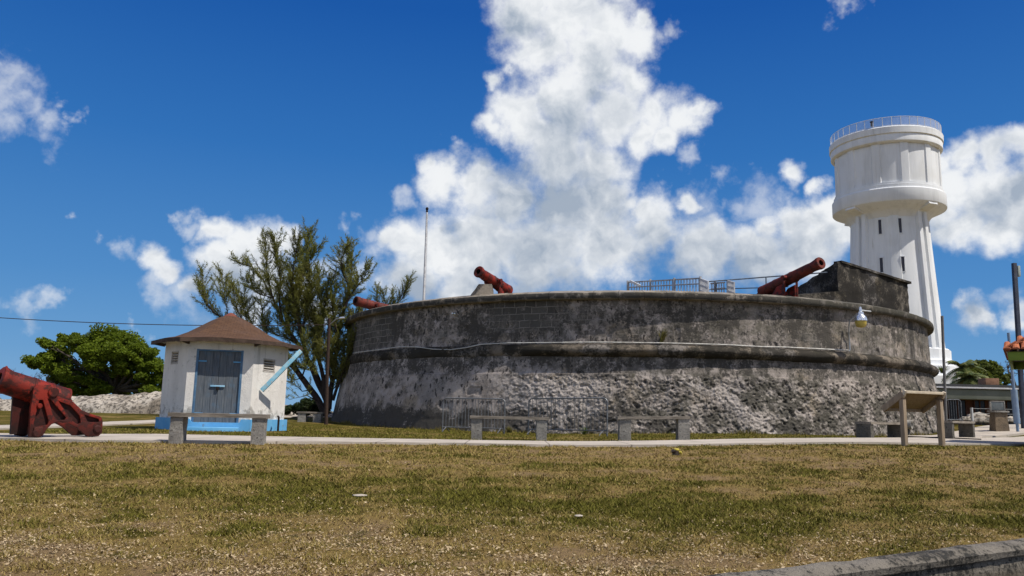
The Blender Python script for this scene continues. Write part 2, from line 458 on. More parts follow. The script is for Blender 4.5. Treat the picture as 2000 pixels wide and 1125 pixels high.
# ------------------------------------------------------------------ retaining wall
m, t, b = new_mat('retaining_concrete')
co = t.coord(); n1 = t.noise(co, 2.4, 8, 0.7); n2 = t.noise(co, 30, 6, 0.7); vz = t.sep(co)[2]
c = t.mix(t.step(n1, 0.40, 0.66), (0.25, 0.222, 0.185), (0.12, 0.104, 0.083))
k = t.math('ADD', n2, t.math('MULTIPLY', t.math('SUBTRACT', n1, 0.5), 0.9))
c = t.mix(t.step(k, 0.50, 0.60), c, (0.045, 0.042, 0.036))
c = t.mix(t.step(t.math('ADD', vz, t.math('MULTIPLY', n1, .12)), -.26, -.32, 0, .6), c, (0.12, 0.095, 0.065))
t.sock(b.inputs['Base Color'], c); t.sock(b.inputs['Normal'], t.bump(t.math('ADD', n2, n1), 1.0, 0.04))
L = (WB - WA).length; NS = 260
mb = MB(); rows = []
for i in range(NS + 1):
    p = WA + wdir * (L * i / NS)
    e = 0.018 * fnoise(p.x * 2.2, 1.0) ; e2 = 0.022 * fnoise(p.x * 2.0, 7.0); e3 = .014 * fnoise(p.x * 9, 3)
    zt = g(p.x, p.y) + 0.045
    prof = [(-0.09 + e2, zt - 0.25), (-0.08 + e2, zt - 0.01 + e3), (-0.04, zt + 0.012 + e), (0.03, zt + 0.006 + e), (0.055 + e2 * .5 + e3, zt - 0.008 + e3), (0.078 + e3 * 1.8, zt - 0.03), (0.066 + e3 * 1.5, zt - 0.07 + e3), (0.040 + e3, zt - 0.085 + e3), (0.045, -0.45), (0.085, -1.1)]
    rows.append([mb.bm.verts.new(p + wn * (0.16 + a) + Vector((0, 0, z))) for a, z in prof])
for a, b2 in zip(rows, rows[1:]):
    for k2 in range(len(a) - 1): mb.bm.faces.new((a[k2], b2[k2], b2[k2 + 1], a[k2 + 1]))
tag(mb.build('retaining_wall', m), 'low weathered concrete retaining wall edging the lawn in the foreground', 'retaining wall')

# ------------------------------------------------------------------ fort
FC = Vector((5.78, 40.4, 0))
fort = thing('stone_fort', 'large round weathered limestone fort with a dark rounded moulding and sloping coping', 'fort', (FC.x, FC.y, 0))

def stone_mat(name, light, mid, dark, dark_lo, dark_hi, masks=True, rough_b=1.0):
    m, t, b = new_mat(name)
    uv = t.coord('UV') if masks else t.coord('Object')
    s = t.sep(uv); u, v = s[0], s[1]
    P = t.comb(u, v, 0.0) if masks else uv
    sc = (1, 1, 1) if masks else (1, 1, 1)
    big = t.noise(t.mul(P, sc), 0.42, 6, 0.62)
    med = t.noise(t.mul(P, sc, (9, 3, 0)), 1.7, 8, 0.68)
    streak = t.noise(t.mul(P, (1.0, 0.22, 1), (2, 9, 0)), 2.2, 6, 0.6)
    fine = t.noise(P, 14.0, 7, 0.7)
    tiny = t.noise(P, 55.0, 4, 0.7)
    c = t.mix(t.step(med, 0.38, 0.64), light, mid)
    c = t.mix(t.step(t.noise(t.mul(P, sc, (40, 1, 0)), 0.8, 5, 0.6), 0.52, 0.68), c, (light[0] * .72, light[1] * .68, light[2] * .58))
    # smooth grey render patches
    pp = t.voro(t.vmath('ADD', P, t.scale(t.noise(P, 3.0, 4, 0.6, out='Color'), 0.35)), 0.75, 'F1', 'Color')
    ps = t.sep(pp)[0]
    c = t.mix(t.step(ps, 0.80, 0.82, 0, 0.5), c, (0.22, 0.205, 0.20))
    k = t.math('ADD', t.math('MULTIPLY', big, 0.42), t.math('MULTIPLY', med, 0.30))
    k = t.math('ADD', k, t.math('MULTIPLY', streak, 0.28))
    k = t.math('ADD', k, t.math('MULTIPLY', t.math('SUBTRACT', fine, 0.5), 0.34))
    if masks:
        # weathering bands: lichen under the coping, under the moulding and along the foot
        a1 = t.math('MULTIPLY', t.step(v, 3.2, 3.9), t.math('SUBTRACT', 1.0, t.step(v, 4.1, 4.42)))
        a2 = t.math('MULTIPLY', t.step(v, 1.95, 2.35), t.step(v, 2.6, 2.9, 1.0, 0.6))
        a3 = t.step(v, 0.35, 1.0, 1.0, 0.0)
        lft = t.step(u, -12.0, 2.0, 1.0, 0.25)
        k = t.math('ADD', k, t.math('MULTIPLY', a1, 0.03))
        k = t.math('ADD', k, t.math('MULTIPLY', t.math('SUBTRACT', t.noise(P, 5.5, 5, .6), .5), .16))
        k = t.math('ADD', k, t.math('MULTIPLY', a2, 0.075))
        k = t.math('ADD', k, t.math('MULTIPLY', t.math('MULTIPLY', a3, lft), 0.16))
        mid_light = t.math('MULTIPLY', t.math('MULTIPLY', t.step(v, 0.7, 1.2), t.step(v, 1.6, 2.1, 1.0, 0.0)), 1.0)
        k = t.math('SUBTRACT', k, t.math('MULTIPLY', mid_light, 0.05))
        k = t.math('ADD', k, t.math('MULTIPLY', t.math('MULTIPLY', t.step(u, 4, 7), t.step(v, 3.0, 3.1)), -0.03))
    if masks:
        mid2 = t.noise(t.mul(P, (1, .8, 1), (17, 4, 0)), 2.9, 8, 0.72)
        c = t.mix(t.math('MULTIPLY', t.step(t.math('ADD', t.math('MULTIPLY', k, .6), t.math('MULTIPLY', mid2, .4)), .495, .535), .74), c, (0.105, 0.095, 0.084))
        # scattered pits and vertical run marks on the smooth plaster
        pt = t.noise(t.mul(P, (1, .55, 1), (6, 6, 0)), 6.5, 3, 0.5)
        c = t.mix(t.math('MULTIPLY', t.step(pt, .60, .63), .85), c, (.03, .028, .028))
        lt = t.noise(t.mul(P, (1, .8, 1), (26, 9, 0)), 4.0, 6, 0.7)
        c = t.mix(t.math('MULTIPLY', t.step(lt, .60, .68), .55), c, (.34, .30, .27))
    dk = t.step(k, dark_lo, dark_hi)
    if masks:
        # mottled dark lichen over the rough rubble
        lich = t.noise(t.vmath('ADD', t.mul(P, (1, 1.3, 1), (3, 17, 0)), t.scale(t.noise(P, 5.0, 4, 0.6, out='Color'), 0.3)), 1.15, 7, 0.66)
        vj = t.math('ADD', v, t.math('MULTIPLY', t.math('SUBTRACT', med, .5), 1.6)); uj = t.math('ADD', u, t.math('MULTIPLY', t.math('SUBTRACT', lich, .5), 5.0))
        p1 = t.math('MULTIPLY', t.step(t.math('ABSOLUTE', t.math('ADD', uj, 4.4)), 1.3, 2.3, 1, 0), t.step(vj, 1.6, 2.1, 1, 0))  # p1: sunlit stretch of the lower wall, painted paler into the stone colour
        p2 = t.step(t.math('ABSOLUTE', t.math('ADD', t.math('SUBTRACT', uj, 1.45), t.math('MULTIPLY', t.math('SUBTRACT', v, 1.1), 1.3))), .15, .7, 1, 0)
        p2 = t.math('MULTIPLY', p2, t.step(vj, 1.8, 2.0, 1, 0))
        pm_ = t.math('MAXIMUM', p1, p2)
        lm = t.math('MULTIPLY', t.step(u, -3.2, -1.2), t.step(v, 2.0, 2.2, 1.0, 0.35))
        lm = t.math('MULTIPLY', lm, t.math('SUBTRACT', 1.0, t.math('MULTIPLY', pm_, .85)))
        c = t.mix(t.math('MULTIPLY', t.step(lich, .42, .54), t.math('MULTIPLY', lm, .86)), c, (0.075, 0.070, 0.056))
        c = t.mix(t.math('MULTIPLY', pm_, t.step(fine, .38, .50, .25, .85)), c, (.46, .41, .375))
        up_ = t.math('MULTIPLY', t.step(v, 3.0, 3.1), t.step(u, -1.0, 1.0))
        olv = t.noise(t.mul(P, (1, 1.6, 1), (31, 3, 0)), 1.5, 7, .7)
        c = t.mix(t.math('MULTIPLY', up_, t.step(olv, .47, .56, 0, .6)), c, (.16, .145, .115))
        st = t.math('MULTIPLY', t.step(t.math('ABSOLUTE', t.math('SUBTRACT', t.math('ADD', u, t.math('MULTIPLY', t.math('SUBTRACT', fine, .5), .3)), 11.1)), .22, .40, 1, 0), t.step(v, 3.0, 3.1))
        c = t.mix(t.math('MULTIPLY', st, .85), c, (.045, .042, .038))
        pale = t.noise(t.mul(P, (1.0, .55, 1), (13, 7, 0)), .62, 5, 0.6)
        c = t.mix(t.math('MULTIPLY', t.step(pale, .60, .68), t.math('MULTIPLY', t.step(v, 1.9, 2.1, 1, 0), .5)), c, (0.36, 0.32, 0.29))
        chip = t.voro(t.vmath('ADD', t.mul(P, (1, 1.4, 1)), t.scale(t.noise(P, 8.0, 3, 0.6, out='Color'), 0.25)), 7.5, 'F1', 'Color')
        cs = t.sep(chip)[1]
        cm = t.math('MULTIPLY', t.step(u, -7.5, -5.5), t.step(v, 1.95, 2.05, 1, .25))
        c = t.mix(t.math('MULTIPLY', t.step(cs, .80, .84), t.math('MULTIPLY', cm, .6)), c, (.36, .32, .285))
        c = t.mix(t.math('MULTIPLY', t.step(cs, .22, .18), t.math('MULTIPLY', cm, .6)), c, (.055, .05, .043))
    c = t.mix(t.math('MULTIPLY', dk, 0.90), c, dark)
    # greenish / ochre growth
    gn = t.noise(t.mul(P, (1, 1, 1), (5, 31, 0)), 2.6, 6, 0.65)
    c = t.mix(t.step(gn, 0.62, 0.74, 0, 0.45), c, (0.085, 0.08, 0.04))
    c = t.mix(t.step(tiny, 0.34, 0.45, 0.55, 0), c, dark)
    pit = t.voro(P, 9.0)
    pm = t.math('MULTIPLY', t.step(pit, 0.10, 0.16, 1, 0), t.step(med, .5, .56))
    c = t.mix(t.math('MULTIPLY', pm, 0.7), c, (0.03, 0.03, 0.03))
    if not masks:
        zz_ = s[2]
        if 'coping' in name:
            # lichen-black vertical face, joints between the coping stones
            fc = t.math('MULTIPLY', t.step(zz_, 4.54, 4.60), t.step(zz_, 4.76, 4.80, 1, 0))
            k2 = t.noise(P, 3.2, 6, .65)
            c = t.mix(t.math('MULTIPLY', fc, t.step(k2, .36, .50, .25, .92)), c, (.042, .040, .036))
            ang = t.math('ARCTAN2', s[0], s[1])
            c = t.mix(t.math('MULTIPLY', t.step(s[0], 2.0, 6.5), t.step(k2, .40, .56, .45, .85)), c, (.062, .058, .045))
            jf = t.math('FRACT', t.math('MULTIPLY', t.math('ADD', ang, t.math('MULTIPLY', t.noise(P, .5, 2, .5), .03)), 17.0))
            c = t.mix(t.math('MULTIPLY', t.step(t.math('ABSOLUTE', t.math('SUBTRACT', jf, .5)), .018, .008), .8), c, (.02, .02, .018))
    h = t.math('ADD', t.math('MULTIPLY', fine, 1.0), t.math('MULTIPLY', tiny, 0.4))
    if masks:
        # courses of dressed blocks show in places on the upper wall
        br = t.n.new('ShaderNodeTexBrick'); t.sock(br.inputs['Vector'], t.vmath('ADD', P, t.scale(t.noise(P, 2.5, 4, 0.6, out='Color'), 0.13)))
        br.inputs['Scale'].default_value = 1.0; br.inputs['Brick Width'].default_value = 0.58; br.inputs['Row Height'].default_value = 0.245
        br.inputs['Mortar Size'].default_value = 0.016; br.inputs['Mortar Smooth'].default_value = 0.6; br.offset_frequency = 2; br.squash = 0.7; br.squash_frequency = 3; br.inputs['Bias'].default_value = 0
        br.inputs['Color1'].default_value = (1, 1, 1, 1); br.inputs['Color2'].default_value = (.35, .35, .35, 1); br.inputs['Mortar'].default_value = (0, 0, 0, 1)
        bn = t.noise(t.mul(P, (.5, 1, 1), (1, 5, 0)), 0.75, 4, 0.55)
        bm_ = t.math('MULTIPLY', t.math('MULTIPLY', t.step(v, 3.05, 3.15), t.step(bn, 0.56, 0.62)), t.step(v, 3.9, 4.1, .8, .35))
        lft2 = t.math('MULTIPLY', t.step(t.math('ABSOLUTE', t.math('ADD', u, 5.6)), 0.9, 1.7, 1.0, 0.0), t.step(v, 3.4, 3.6))
        bm_ = t.math('MAXIMUM', bm_, lft2)
        lft3 = t.math('MULTIPLY', t.step(u, -12.6, -12.0, 1.0, 0.0), t.step(v, 3.1, 3.2))
        bm_ = t.math('MAXIMUM', bm_, lft3)
        blk = t.mix(t.sep(br.outputs['Color'])[0], (0.045, 0.043, 0.04), (0.125, 0.118, 0.105))
        blk = t.mix(t.step(fine, .4, .6, .1, .45), blk, c)
        blk = t.mix(t.math('MULTIPLY', br.outputs['Fac'], t.step(med, .38, .52, .35, 1)), blk, (0.26, 0.235, 0.21))
        c = t.mix(t.math('MULTIPLY', t.math('MULTIPLY', bm_, t.step(med, .35, .5, .6, 1)), 0.95), c, blk)
        h = t.math('ADD', h, t.math('MULTIPLY', t.math('MULTIPLY', bm_, br.outputs['Fac']), 0.6))
    t.sock(b.inputs['Base Color'], c); b.inputs['Roughness'].default_value = 0.95; b.inputs['Specular IOR Level'].default_value = 0.12
    t.sock(b.inputs['Normal'], t.bump(h, 0.75 * rough_b, 0.03))
    return m
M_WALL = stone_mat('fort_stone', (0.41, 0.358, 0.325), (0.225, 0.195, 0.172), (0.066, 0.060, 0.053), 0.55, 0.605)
M_CORD = stone_mat('fort_moulding_stone', (0.19, 0.158, 0.125), (0.085, 0.072, 0.057), (0.026, 0.024, 0.020), 0.43, 0.53, masks=False)
M_COPE = stone_mat('fort_coping_stone', (0.34, 0.295, 0.245), (0.19, 0.168, 0.14), (0.05, 0.047, 0.04), 0.50, 0.60, masks=False)
M_BLOCK = stone_mat('fort_block_stone', (0.16, 0.14, 0.115), (0.06, 0.054, 0.046), (0.022, 0.020, 0.018), 0.43, 0.53, masks=False)

# angle 0 faces the camera side (-Y), positive to the right
th_f = np.arange(-100, 100.01, 0.10); th_b = np.arange(104, 256.1, 4.0)
TH = np.radians(np.concatenate([th_f, th_b]))
def rough_disp(u, z, a):
    """radial displacement of the wall face; rough eroded rubble low down on the right"""
    p = Vector((u, z * 1.0, 0))
    rgh = sstep(u, -7.0, -5.0) * (1 - sstep(z, 1.85 + 0.12 * mn.noise(Vector((u * .4, 0, 0))), 2.05))
    if u > 3.5: rgh *= 1.0
    q = Vector((u * 4.6 + z * 2.4, z * 5.6 - u * 1.5, 0))            # diagonal grain
    d = 0.012 * mn.fractal(Vector((u * 3, z * 3, 5)), 1.0, 2.0, 4) + 0.02 * mn.noise(Vector((u * .5, z * .8, 2)))
    if rgh > 0:
        a_ = abs(mn.noise(q * 1.5 + Vector((7, 3, 1)))); b_ = abs(mn.noise(q * 3.1 + Vector((1, 8, 2))))
        d += rgh * (0.024 * mn.fractal(q, 0.8, 2.0, 4) + 0.045 * (a_ - .2) + 0.040 * (b_ - .2))
        hole = mn.noise(q * .9 + Vector((3, 3, 9)))
        if hole > .42: d -= rgh * .07 * sstep(hole, .42, .52)
        n = mn.noise(Vector((u * .7, z * 1.1, 11)))
        d += rgh * 0.04 * n
    else:
        k = mn.noise(Vector((u * 2.6, z * 1.8, 21)))
        if k > 0.36: d -= 0.03 * sstep(k, .36, .44)
    # upper wall, right: scattered spalling
    if z < 2.02: d -= .045 * sstep(mn.noise(Vector((u * .55, 1, 44))), -.05, .15)
    if rgh > 0 and u > -1.5: d += rgh * (.03 * (abs(mn.noise(q * 1.1 + Vector((9, 9, 9)))) - .2) - .035 * sstep(mn.noise(q * 1.9 + Vector((5, 1, 3))), .25, .45))
    if z > 3.05 and u > 4.0:
        k = mn.fractal(Vector((u * 1.5, z * 1.9, 31)), 1.0, 2.0, 4)
        d += 0.03 * sstep(u, 4, 7) * k
    return d
def lathe_wall(zs, rad, name, mat, disp=True):
    nT, nZ = len(TH), len(zs); V = np.zeros((nZ, nT, 3)); UV = np.zeros((nZ, nT, 2))
    for j, z in enumerate(zs):
        r0 = rad(z)
        for i, a in enumerate(TH):
            aa = a if a < PI else a - 2 * PI
            u = aa * 14.0
            r = r0 + (rough_disp(u, z, a) if (disp and abs(aa) < 2.0) else 0)
            V[j, i] = (r * math.sin(aa), -r * math.cos(aa), z); UV[j, i] = (u, z)
    idx = np.arange(nT * nZ).reshape(nZ, nT)
    nx = np.roll(idx, -1, axis=1)
    Fc = np.stack([idx[:-1], nx[:-1], nx[1:], idx[1:]], -1).reshape(-1, 4)
    return np_mesh(name, V.reshape(-1, 3), Fc, mat, smooth=True, parent=fort, uv=UV.reshape(-1, 2))
def rlow(z):
    r = 14.36 + (13.86 - 14.36) * (z / 2.6)
    if z < 2.02: r += 0.045
    if z < 0.35: r += 0.10 * (0.35 - z)
    return r
zl = np.concatenate([np.arange(-0.7, 0.0, 0.2), np.arange(0.0, 1.98, 0.028), [2.0, 2.018, 2.022, 2.04], np.arange(2.08, 2.66, 0.05)])
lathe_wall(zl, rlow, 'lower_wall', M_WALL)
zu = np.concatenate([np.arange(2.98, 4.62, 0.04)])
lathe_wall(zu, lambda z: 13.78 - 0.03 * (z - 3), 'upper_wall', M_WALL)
# moulding (cordon) and coping follow the ring, slightly uneven
def ring_prof(prof, name, mat, amp, amp2=0.0, step=0.35, wear=False):
    ths = np.radians(np.concatenate([np.arange(-100, 100.01, step), np.arange(104, 256.1, 4.0)]))
    V = []; nP = len(prof)
    for a in ths:
        u = a * 14
        for j, (r, z) in enumerate(prof):
            n = Vector(mn.noise_vector(Vector((u * 1.3, z * 3, j * .37)))) ; n2 = mn.noise(Vector((u * 6, z * 9, j)))
            if wear:
                kf = sstep(u + 1.2 * mn.noise(Vector((u * .9, 3, 3))), -6.8, -3.8)
                r = 13.82 + (r - 13.82) * (0.30 + .70 * kf) if r > 13.82 else r
            rr = r + amp * n.x + amp2 * n2; zz = z + amp * 0.8 * n.y + amp2 * .6 * n2
            V.append((rr * math.sin(a), -rr * math.cos(a), zz))
    nT = len(ths); idx = np.arange(nT * nP).reshape(nT, nP); nx = np.roll(idx, -1, axis=0)
    Fc = np.stack([idx[:, :-1], nx[:, :-1], nx[:, 1:], idx[:, 1:]], -1).reshape(-1, 4)
    return np_mesh(name, V, Fc, mat, smooth=True, parent=fort)
cord = [(13.72, 2.58)] + [(13.88 + 0.215 * math.sin(PI * f) ** 0.75, 2.60 + 0.42 * f) for f in np.linspace(0, 1, 12)] + [(13.70, 3.04)]
ring_prof(cord, 'moulding', M_CORD, 0.022, 0.014, .25, True)
cope = [(13.70, 4.555), (13.96, 4.558), (13.985, 4.575), (13.99, 4.66), (13.985, 4.755), (13.965, 4.775), (13.9, 4.80), (13.6, 4.885), (13.25, 4.955), (12.9, 4.955), (12.85, 4.60), (12.84, 4.25)]
ring_prof(cope, 'coping', M_COPE, 0.013, 0.012, .25)
MB().lathe([(0, 4.3), (12.86, 4.3)], seg=64).build('deck', M_COPE, fort)
# raised merlon at the right with its ramped flank
A_, B_, D_, C_ = (12.93, 31.0), (17.45, 34.5), (15.6, 38.0), (12.1, 34.3)
def L3(p, z): return Vector((p[0] - FC.x, p[1] - FC.y, z))
mb = MB(); bm = mb.bm
bot = [bm.verts.new(L3(p, 4.2)) for p in (A_, B_, D_, C_)]
top = [bm.verts.new(L3(A_, 6.92)), bm.verts.new(L3(B_, 6.72)), bm.verts.new(L3(D_, 6.72)), bm.verts.new(L3(C_, 6.12))]
for i in range(4): bm.faces.new((bot[i], bot[(i + 1) % 4], top[(i + 1) % 4], top[i]))
bm.faces.new(top); bm.faces.new(bot[::-1])
bmesh.ops.subdivide_edges(bm, edges=bm.edges[:], cuts=22, use_grid_fill=True)
for v in bm.verts:
    n = Vector(mn.noise_vector(v.co * 2.2)) * 0.045 + Vector(mn.noise_vector(v.co * 6)) * 0.04
    v.co += n
mb.build('merlon', M_BLOCK, fort)
mb = MB()   # flat capping stones on the merlon, projecting a little on the right
mb.beam(L3((13.05, 31.25), 6.93), L3((17.5, 34.6), 6.73), 0.34, 0.09).subdiv(10).jitter(0.02, 3)
mb.build('capping', M_BLOCK, fort, bevel=0.0)
# the low shoulder between the ramp and the right cannon
mb = MB(); bm = mb.bm
a, b2, c2, d2 = (9.6, 29.6), (13.3, 31.1), (12.4, 34.6), (8.4, 33.4)
bot = [bm.verts.new(L3(p, 4.2)) for p in (a, b2, c2, d2)]
top = [bm.verts.new(L3(a, 5.2)), bm.verts.new(L3(b2, 5.75)), bm.verts.new(L3(c2, 6.1)), bm.verts.new(L3(d2, 5.55))]
for i in range(4): bm.faces.new((bot[i], bot[(i + 1) % 4], top[(i + 1) % 4], top[i]))
bm.faces.new(top); bm.faces.new(bot[::-1]); bmesh.ops.subdivide_edges(bm, edges=bm.edges[:], cuts=10, use_grid_fill=True)
for v in bm.verts: v.co += Vector(mn.noise_vector(v.co * 3)) * 0.03
mb.build('embrasure_shoulder', M_BLOCK, fort)
# wedge of stone beside the middle cannon
p0 = at(925, 573, 29.5); p1 = at(962, 573, 29.5)
mb = MB(); bm = mb.bm
zb = 4.8
q = [(p0.x - .15, 28.9), (p1.x + .1, 28.9), (p1.x + .1, 30.1), (p0.x - .15, 30.1)]
bot = [bm.verts.new(L3(p, zb)) for p in q]; tz = [4.95, 5.28, 5.28, 4.95]
top = [bm.verts.new(L3(((q[0][0] + .35) if i in (0, 3) else p[0] - .12, p[1]), 5.33)) for i, p in enumerate(q)]
for i in range(4): bm.faces.new((bot[i], bot[(i + 1) % 4], top[(i + 1) % 4], top[i]))
bm.faces.new(top); bm.faces.new(bot[::-1]); bmesh.ops.subdivide_edges(bm, edges=bm.edges[:], cuts=5, use_grid_fill=True)
for v in bm.verts: v.co += Vector(mn.noise_vector(v.co * 4)) * 0.03
mb.build('parapet_stone', M_COPE, fort)

def on_wall(px, py, off=0.0, r=13.80):
    """point where the pixel's view ray meets the fort's cylinder of radius r"""
    d = ray(px, py); o = Vector((0, 0, CAMH)); ox, oy = o.x - FC.x, o.y - FC.y
    a = d.x ** 2 + d.y ** 2; bb = 2 * (ox * d.x + oy * d.y); cc = ox ** 2 + oy ** 2 - (r + off) ** 2
    disc = max(0, bb * bb - 4 * a * cc); tt = (-bb - math.sqrt(disc)) / (2 * a)
    return o + d * tt

# conduit lying on the moulding
M_PVC = paint('grey_pvc', (0.62, 0.61, 0.58), (0.45, 0.44, 0.42), 5, 0.5)
pts = []
for px, py in [(674, 693), (700, 688), (740, 683), (780, 677.5), (815, 677.5), (845, 682), (880, 683), (910, 679), (940, 672.5), (990, 670), (1040, 669.5), (1100, 669), (1160, 668.5), (1220, 669), (1290, 670), (1350, 671.5), (1420, 673.5), (1480, 677), (1540, 678.5), (1600, 681.5), (1650, 684), (1656, 684)]:
    p = on_wall(px, py, 0.09 if px < 900 else 0.13); pts.append(p)
cd = MB()
half = [p for p in pts if p.x < on_wall(1045, 669, .13).x]
cd.tube([pts[i] for i in range(0, 12)], 0.017, 6)
mbc = cd.build('conduit', M_PVC, origin=pts[6]); tag(mbc, 'thin grey conduit sagging across the left half of the fort wall', 'conduit')
cd2 = MB().tube(pts[11:], 0.024, 8)
tag(cd2.build('conduit', paint('white_pvc', (.56, .54, .50), (.36, .34, .31), 5, .6, dirt=(.2, .19, .17)), origin=pts[14]), 'straight white pipe laid along the top of the dark moulding', 'conduit')

# bracket lamp on the wall
M_GALV = paint('galvanised', (0.42, 0.43, 0.44), (0.30, 0.31, 0.32), 8, 0.45, metal=0.6)
M_ALU = paint('bright_aluminium', (0.80, 0.82, 0.85), (0.66, 0.68, 0.70), 8, 0.22, metal=0.75, bump=0.02)
pa = on_wall(1656, 684, 0.06); pb = on_wall(1656, 652, 0.06); 
wn3 = (pb - FC); wn3.z = 0; wn3.normalize()
lp = thing('wall_lamp', 'dome lamp with yellow lens on a curved bracket high on the fort wall', 'lamp', pb)
tang = Vector((-wn3.y, wn3.x, 0))
z0 = pb.z
arm = [pb - Vector((0, 0, .62)) - tang * -.02, pb - Vector((0, 0, .55)) + tang * 0.07, pb + tang * .05 - Vector((0, 0, .1)), pb + wn3 * .03 + Vector((0, 0, .02)), pb + wn3 * .10 + Vector((0, 0, .45)), pb + wn3 * .45 + Vector((0, 0, .78)) + tang * .16, pb + wn3 * .75 + Vector((0, 0, .74)) + tang * .3]
MB().tube(arm, 0.028, 8).build('bracket', M_GALV, lp, origin=pb)
hd = at(1681, 620, (pb + wn3 * .75).y)
MB().lathe([(0, .37), (.03, .37), (.05, .30), (.055, .2), (.10, .18), (.11, .10), (.12, .08), (.17, .04), (.205, -.05), (.215, -.12), (.20, -.12)], origin=hd, seg=24).build('lamp_cap', M_ALU, lp, origin=pb)
MB().tube([arm[-1], hd + Vector((0, 0, .25))], 0.03, 8).build('fitting', M_GALV, lp, origin=pb)
M_LENS = paint('yellow_lens', (0.55, 0.42, 0.10), (0.42, 0.32, 0.08), 5, 0.2, bump=0.02)
MB().lathe([(.20, -.12), (.19, -.2), (.165, -.30), (.12, -.34), (0, -.36)], origin=hd, seg=24).build('lens', M_LENS, lp, origin=pb)
# junction light on the left part of the wall
pj = on_wall(888, 613, 0.02)
nj = (pj - FC); nj.z = 0; nj.normalize()
jl = thing('wall_light', 'small broken light fitting high on dark blocks of the fort wall', 'light fitting', pj)
MB().lathe([(0, 0), (.07, 0), (.07, .05), (.04, .08), (.03, .14), (0, .15)], origin=pj, axis=nj, seg=12).build('base', M_ALU, jl, origin=pj)
MB().tube([pj + nj * .1, pj + nj * .14 + Vector((.12, 0, .04)), pj + nj * .1 + Vector((.24, 0, -.06)), pj + Vector((.2, 0.02, -.14)), pj + Vector((-.1, 0.02, -.13))], 0.012, 6).build('cable', M_GALV, jl, origin=pj)

# drain pipe stub at the foot of the wall
pd = on_wall(1772, 829, 0.05, r=14.25)
nd = (pd - FC); nd.z = 0; nd.normalize()
M_DRAIN = paint('drain_concrete', (0.33, 0.31, 0.28), (0.2, .19, .17), 6, 0.9)
dr = MB().lathe([(.10, -.1), (.16, -.1), (.16, .16), (.115, .16), (.11, 0.0), (0, 0.0)], origin=pd, axis=(nd * .8 + Vector((.6, -.3, 0))).normalized(), seg=24).build('drain_pipe', M_DRAIN, origin=pd)
tag(dr, 'short round pipe end sticking out of the foot of the fort behind the sign', 'drain pipe')

# ------------------------------------------------------------------ red paint
def rust_paint(name, c, c2, dark, lo=.45, hi=.62):
    m, t, b = new_mat(name); co = t.coord()
    n1 = t.noise(co, 2.2, 7, 0.65); n2 = t.noise(t.mul(co, (1, 1, 1), (4, 4, 4)), 5.5, 7, 0.7); n3 = t.noise(co, 60, 4, 0.7)
    cc = t.mix(t.step(n1, .38, .62), c, c2)
    cc = t.mix(t.step(n2, lo + .1, hi + .12, 0, .85), cc, dark)
    cc = t.mix(t.step(n3, .62, .75, 0, .6), cc, dark)
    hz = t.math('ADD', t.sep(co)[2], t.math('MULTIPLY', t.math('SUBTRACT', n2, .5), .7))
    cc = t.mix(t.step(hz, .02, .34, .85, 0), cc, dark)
    t.sock(b.inputs['Base Color'], cc); b.inputs['Roughness'].default_value = 0.62; b.inputs['Specular IOR Level'].default_value = 0.2
    t.sock(b.inputs['Normal'], t.bump(t.math('ADD', n3, n2), 0.5, 0.014))
    return m
M_RED = rust_paint('red_oxide_paint', (0.225, 0.020, 0.011), (0.125, 0.014, 0.009), (0.026, 0.011, 0.009), .36, .44)
M_RED2 = rust_paint('rusty_red_iron', (0.15, 0.026, 0.016), (0.085, 0.020, 0.014), (0.03, 0.014, 0.011), .4, .5)
M_RED_SHADE = rust_paint('shade_toned_red_iron', (0.055, 0.010, 0.008), (0.03, 0.009, 0.007), (0.014, 0.008, 0.007), .4, .5)  # red iron darkened to paint in the shade of transom and recessed webs
M_BORE = paint('bore_black', (0.02, 0.012, 0.01), None, 5, 0.9)

def barrel(parent, breech, muzzle, r_b, r_m, org, mat, swell=1.25, seg=40):
    b0, b1 = Vector(breech), Vector(muzzle); ax = b1 - b0; Ln = ax.length; ax.normalize()
    def P(f, r): return (r, f * Ln)
    prof = [(0, -0.09 * Ln), (r_b * .22, -0.085 * Ln), (r_b * .30, -0.06 * Ln), (r_b * .2, -0.03 * Ln), (r_b * .45, -0.02 * Ln), (r_b * .9, 0.0), (r_b * 1.03, 0.01 * Ln), (r_b * 1.03, .03 * Ln), (r_b, .035 * Ln)]
    rr = lambda f: r_b + (r_m - r_b) * f
    for f in (.25, .26, .285, .295, .52, .53, .55, .56, .80):
        k = 1.05 if f in (.26, .285, .53, .55) else 1.0
        prof.append((rr(f) * k, f * Ln))
    prof += [(r_m * 1.0, .86 * Ln), (r_m * 1.04, .89 * Ln), (r_m * 1.12, .935 * Ln), (r_m * swell, .965 * Ln), (r_m * swell * .99, .99 * Ln), (r_m * swell * .9, Ln), (r_m * .60, Ln), (r_m * .58, .985 * Ln)]
    MB().lathe(prof, origin=b0, axis=ax, seg=seg).build('barrel', mat, parent, origin=org)
    MB().lathe([(r_m * .585, .99 * Ln), (r_m * .56, .6 * Ln), (0, .6 * Ln)], origin=b0, axis=ax, seg=seg).build('bore', M_BORE, parent, origin=org)

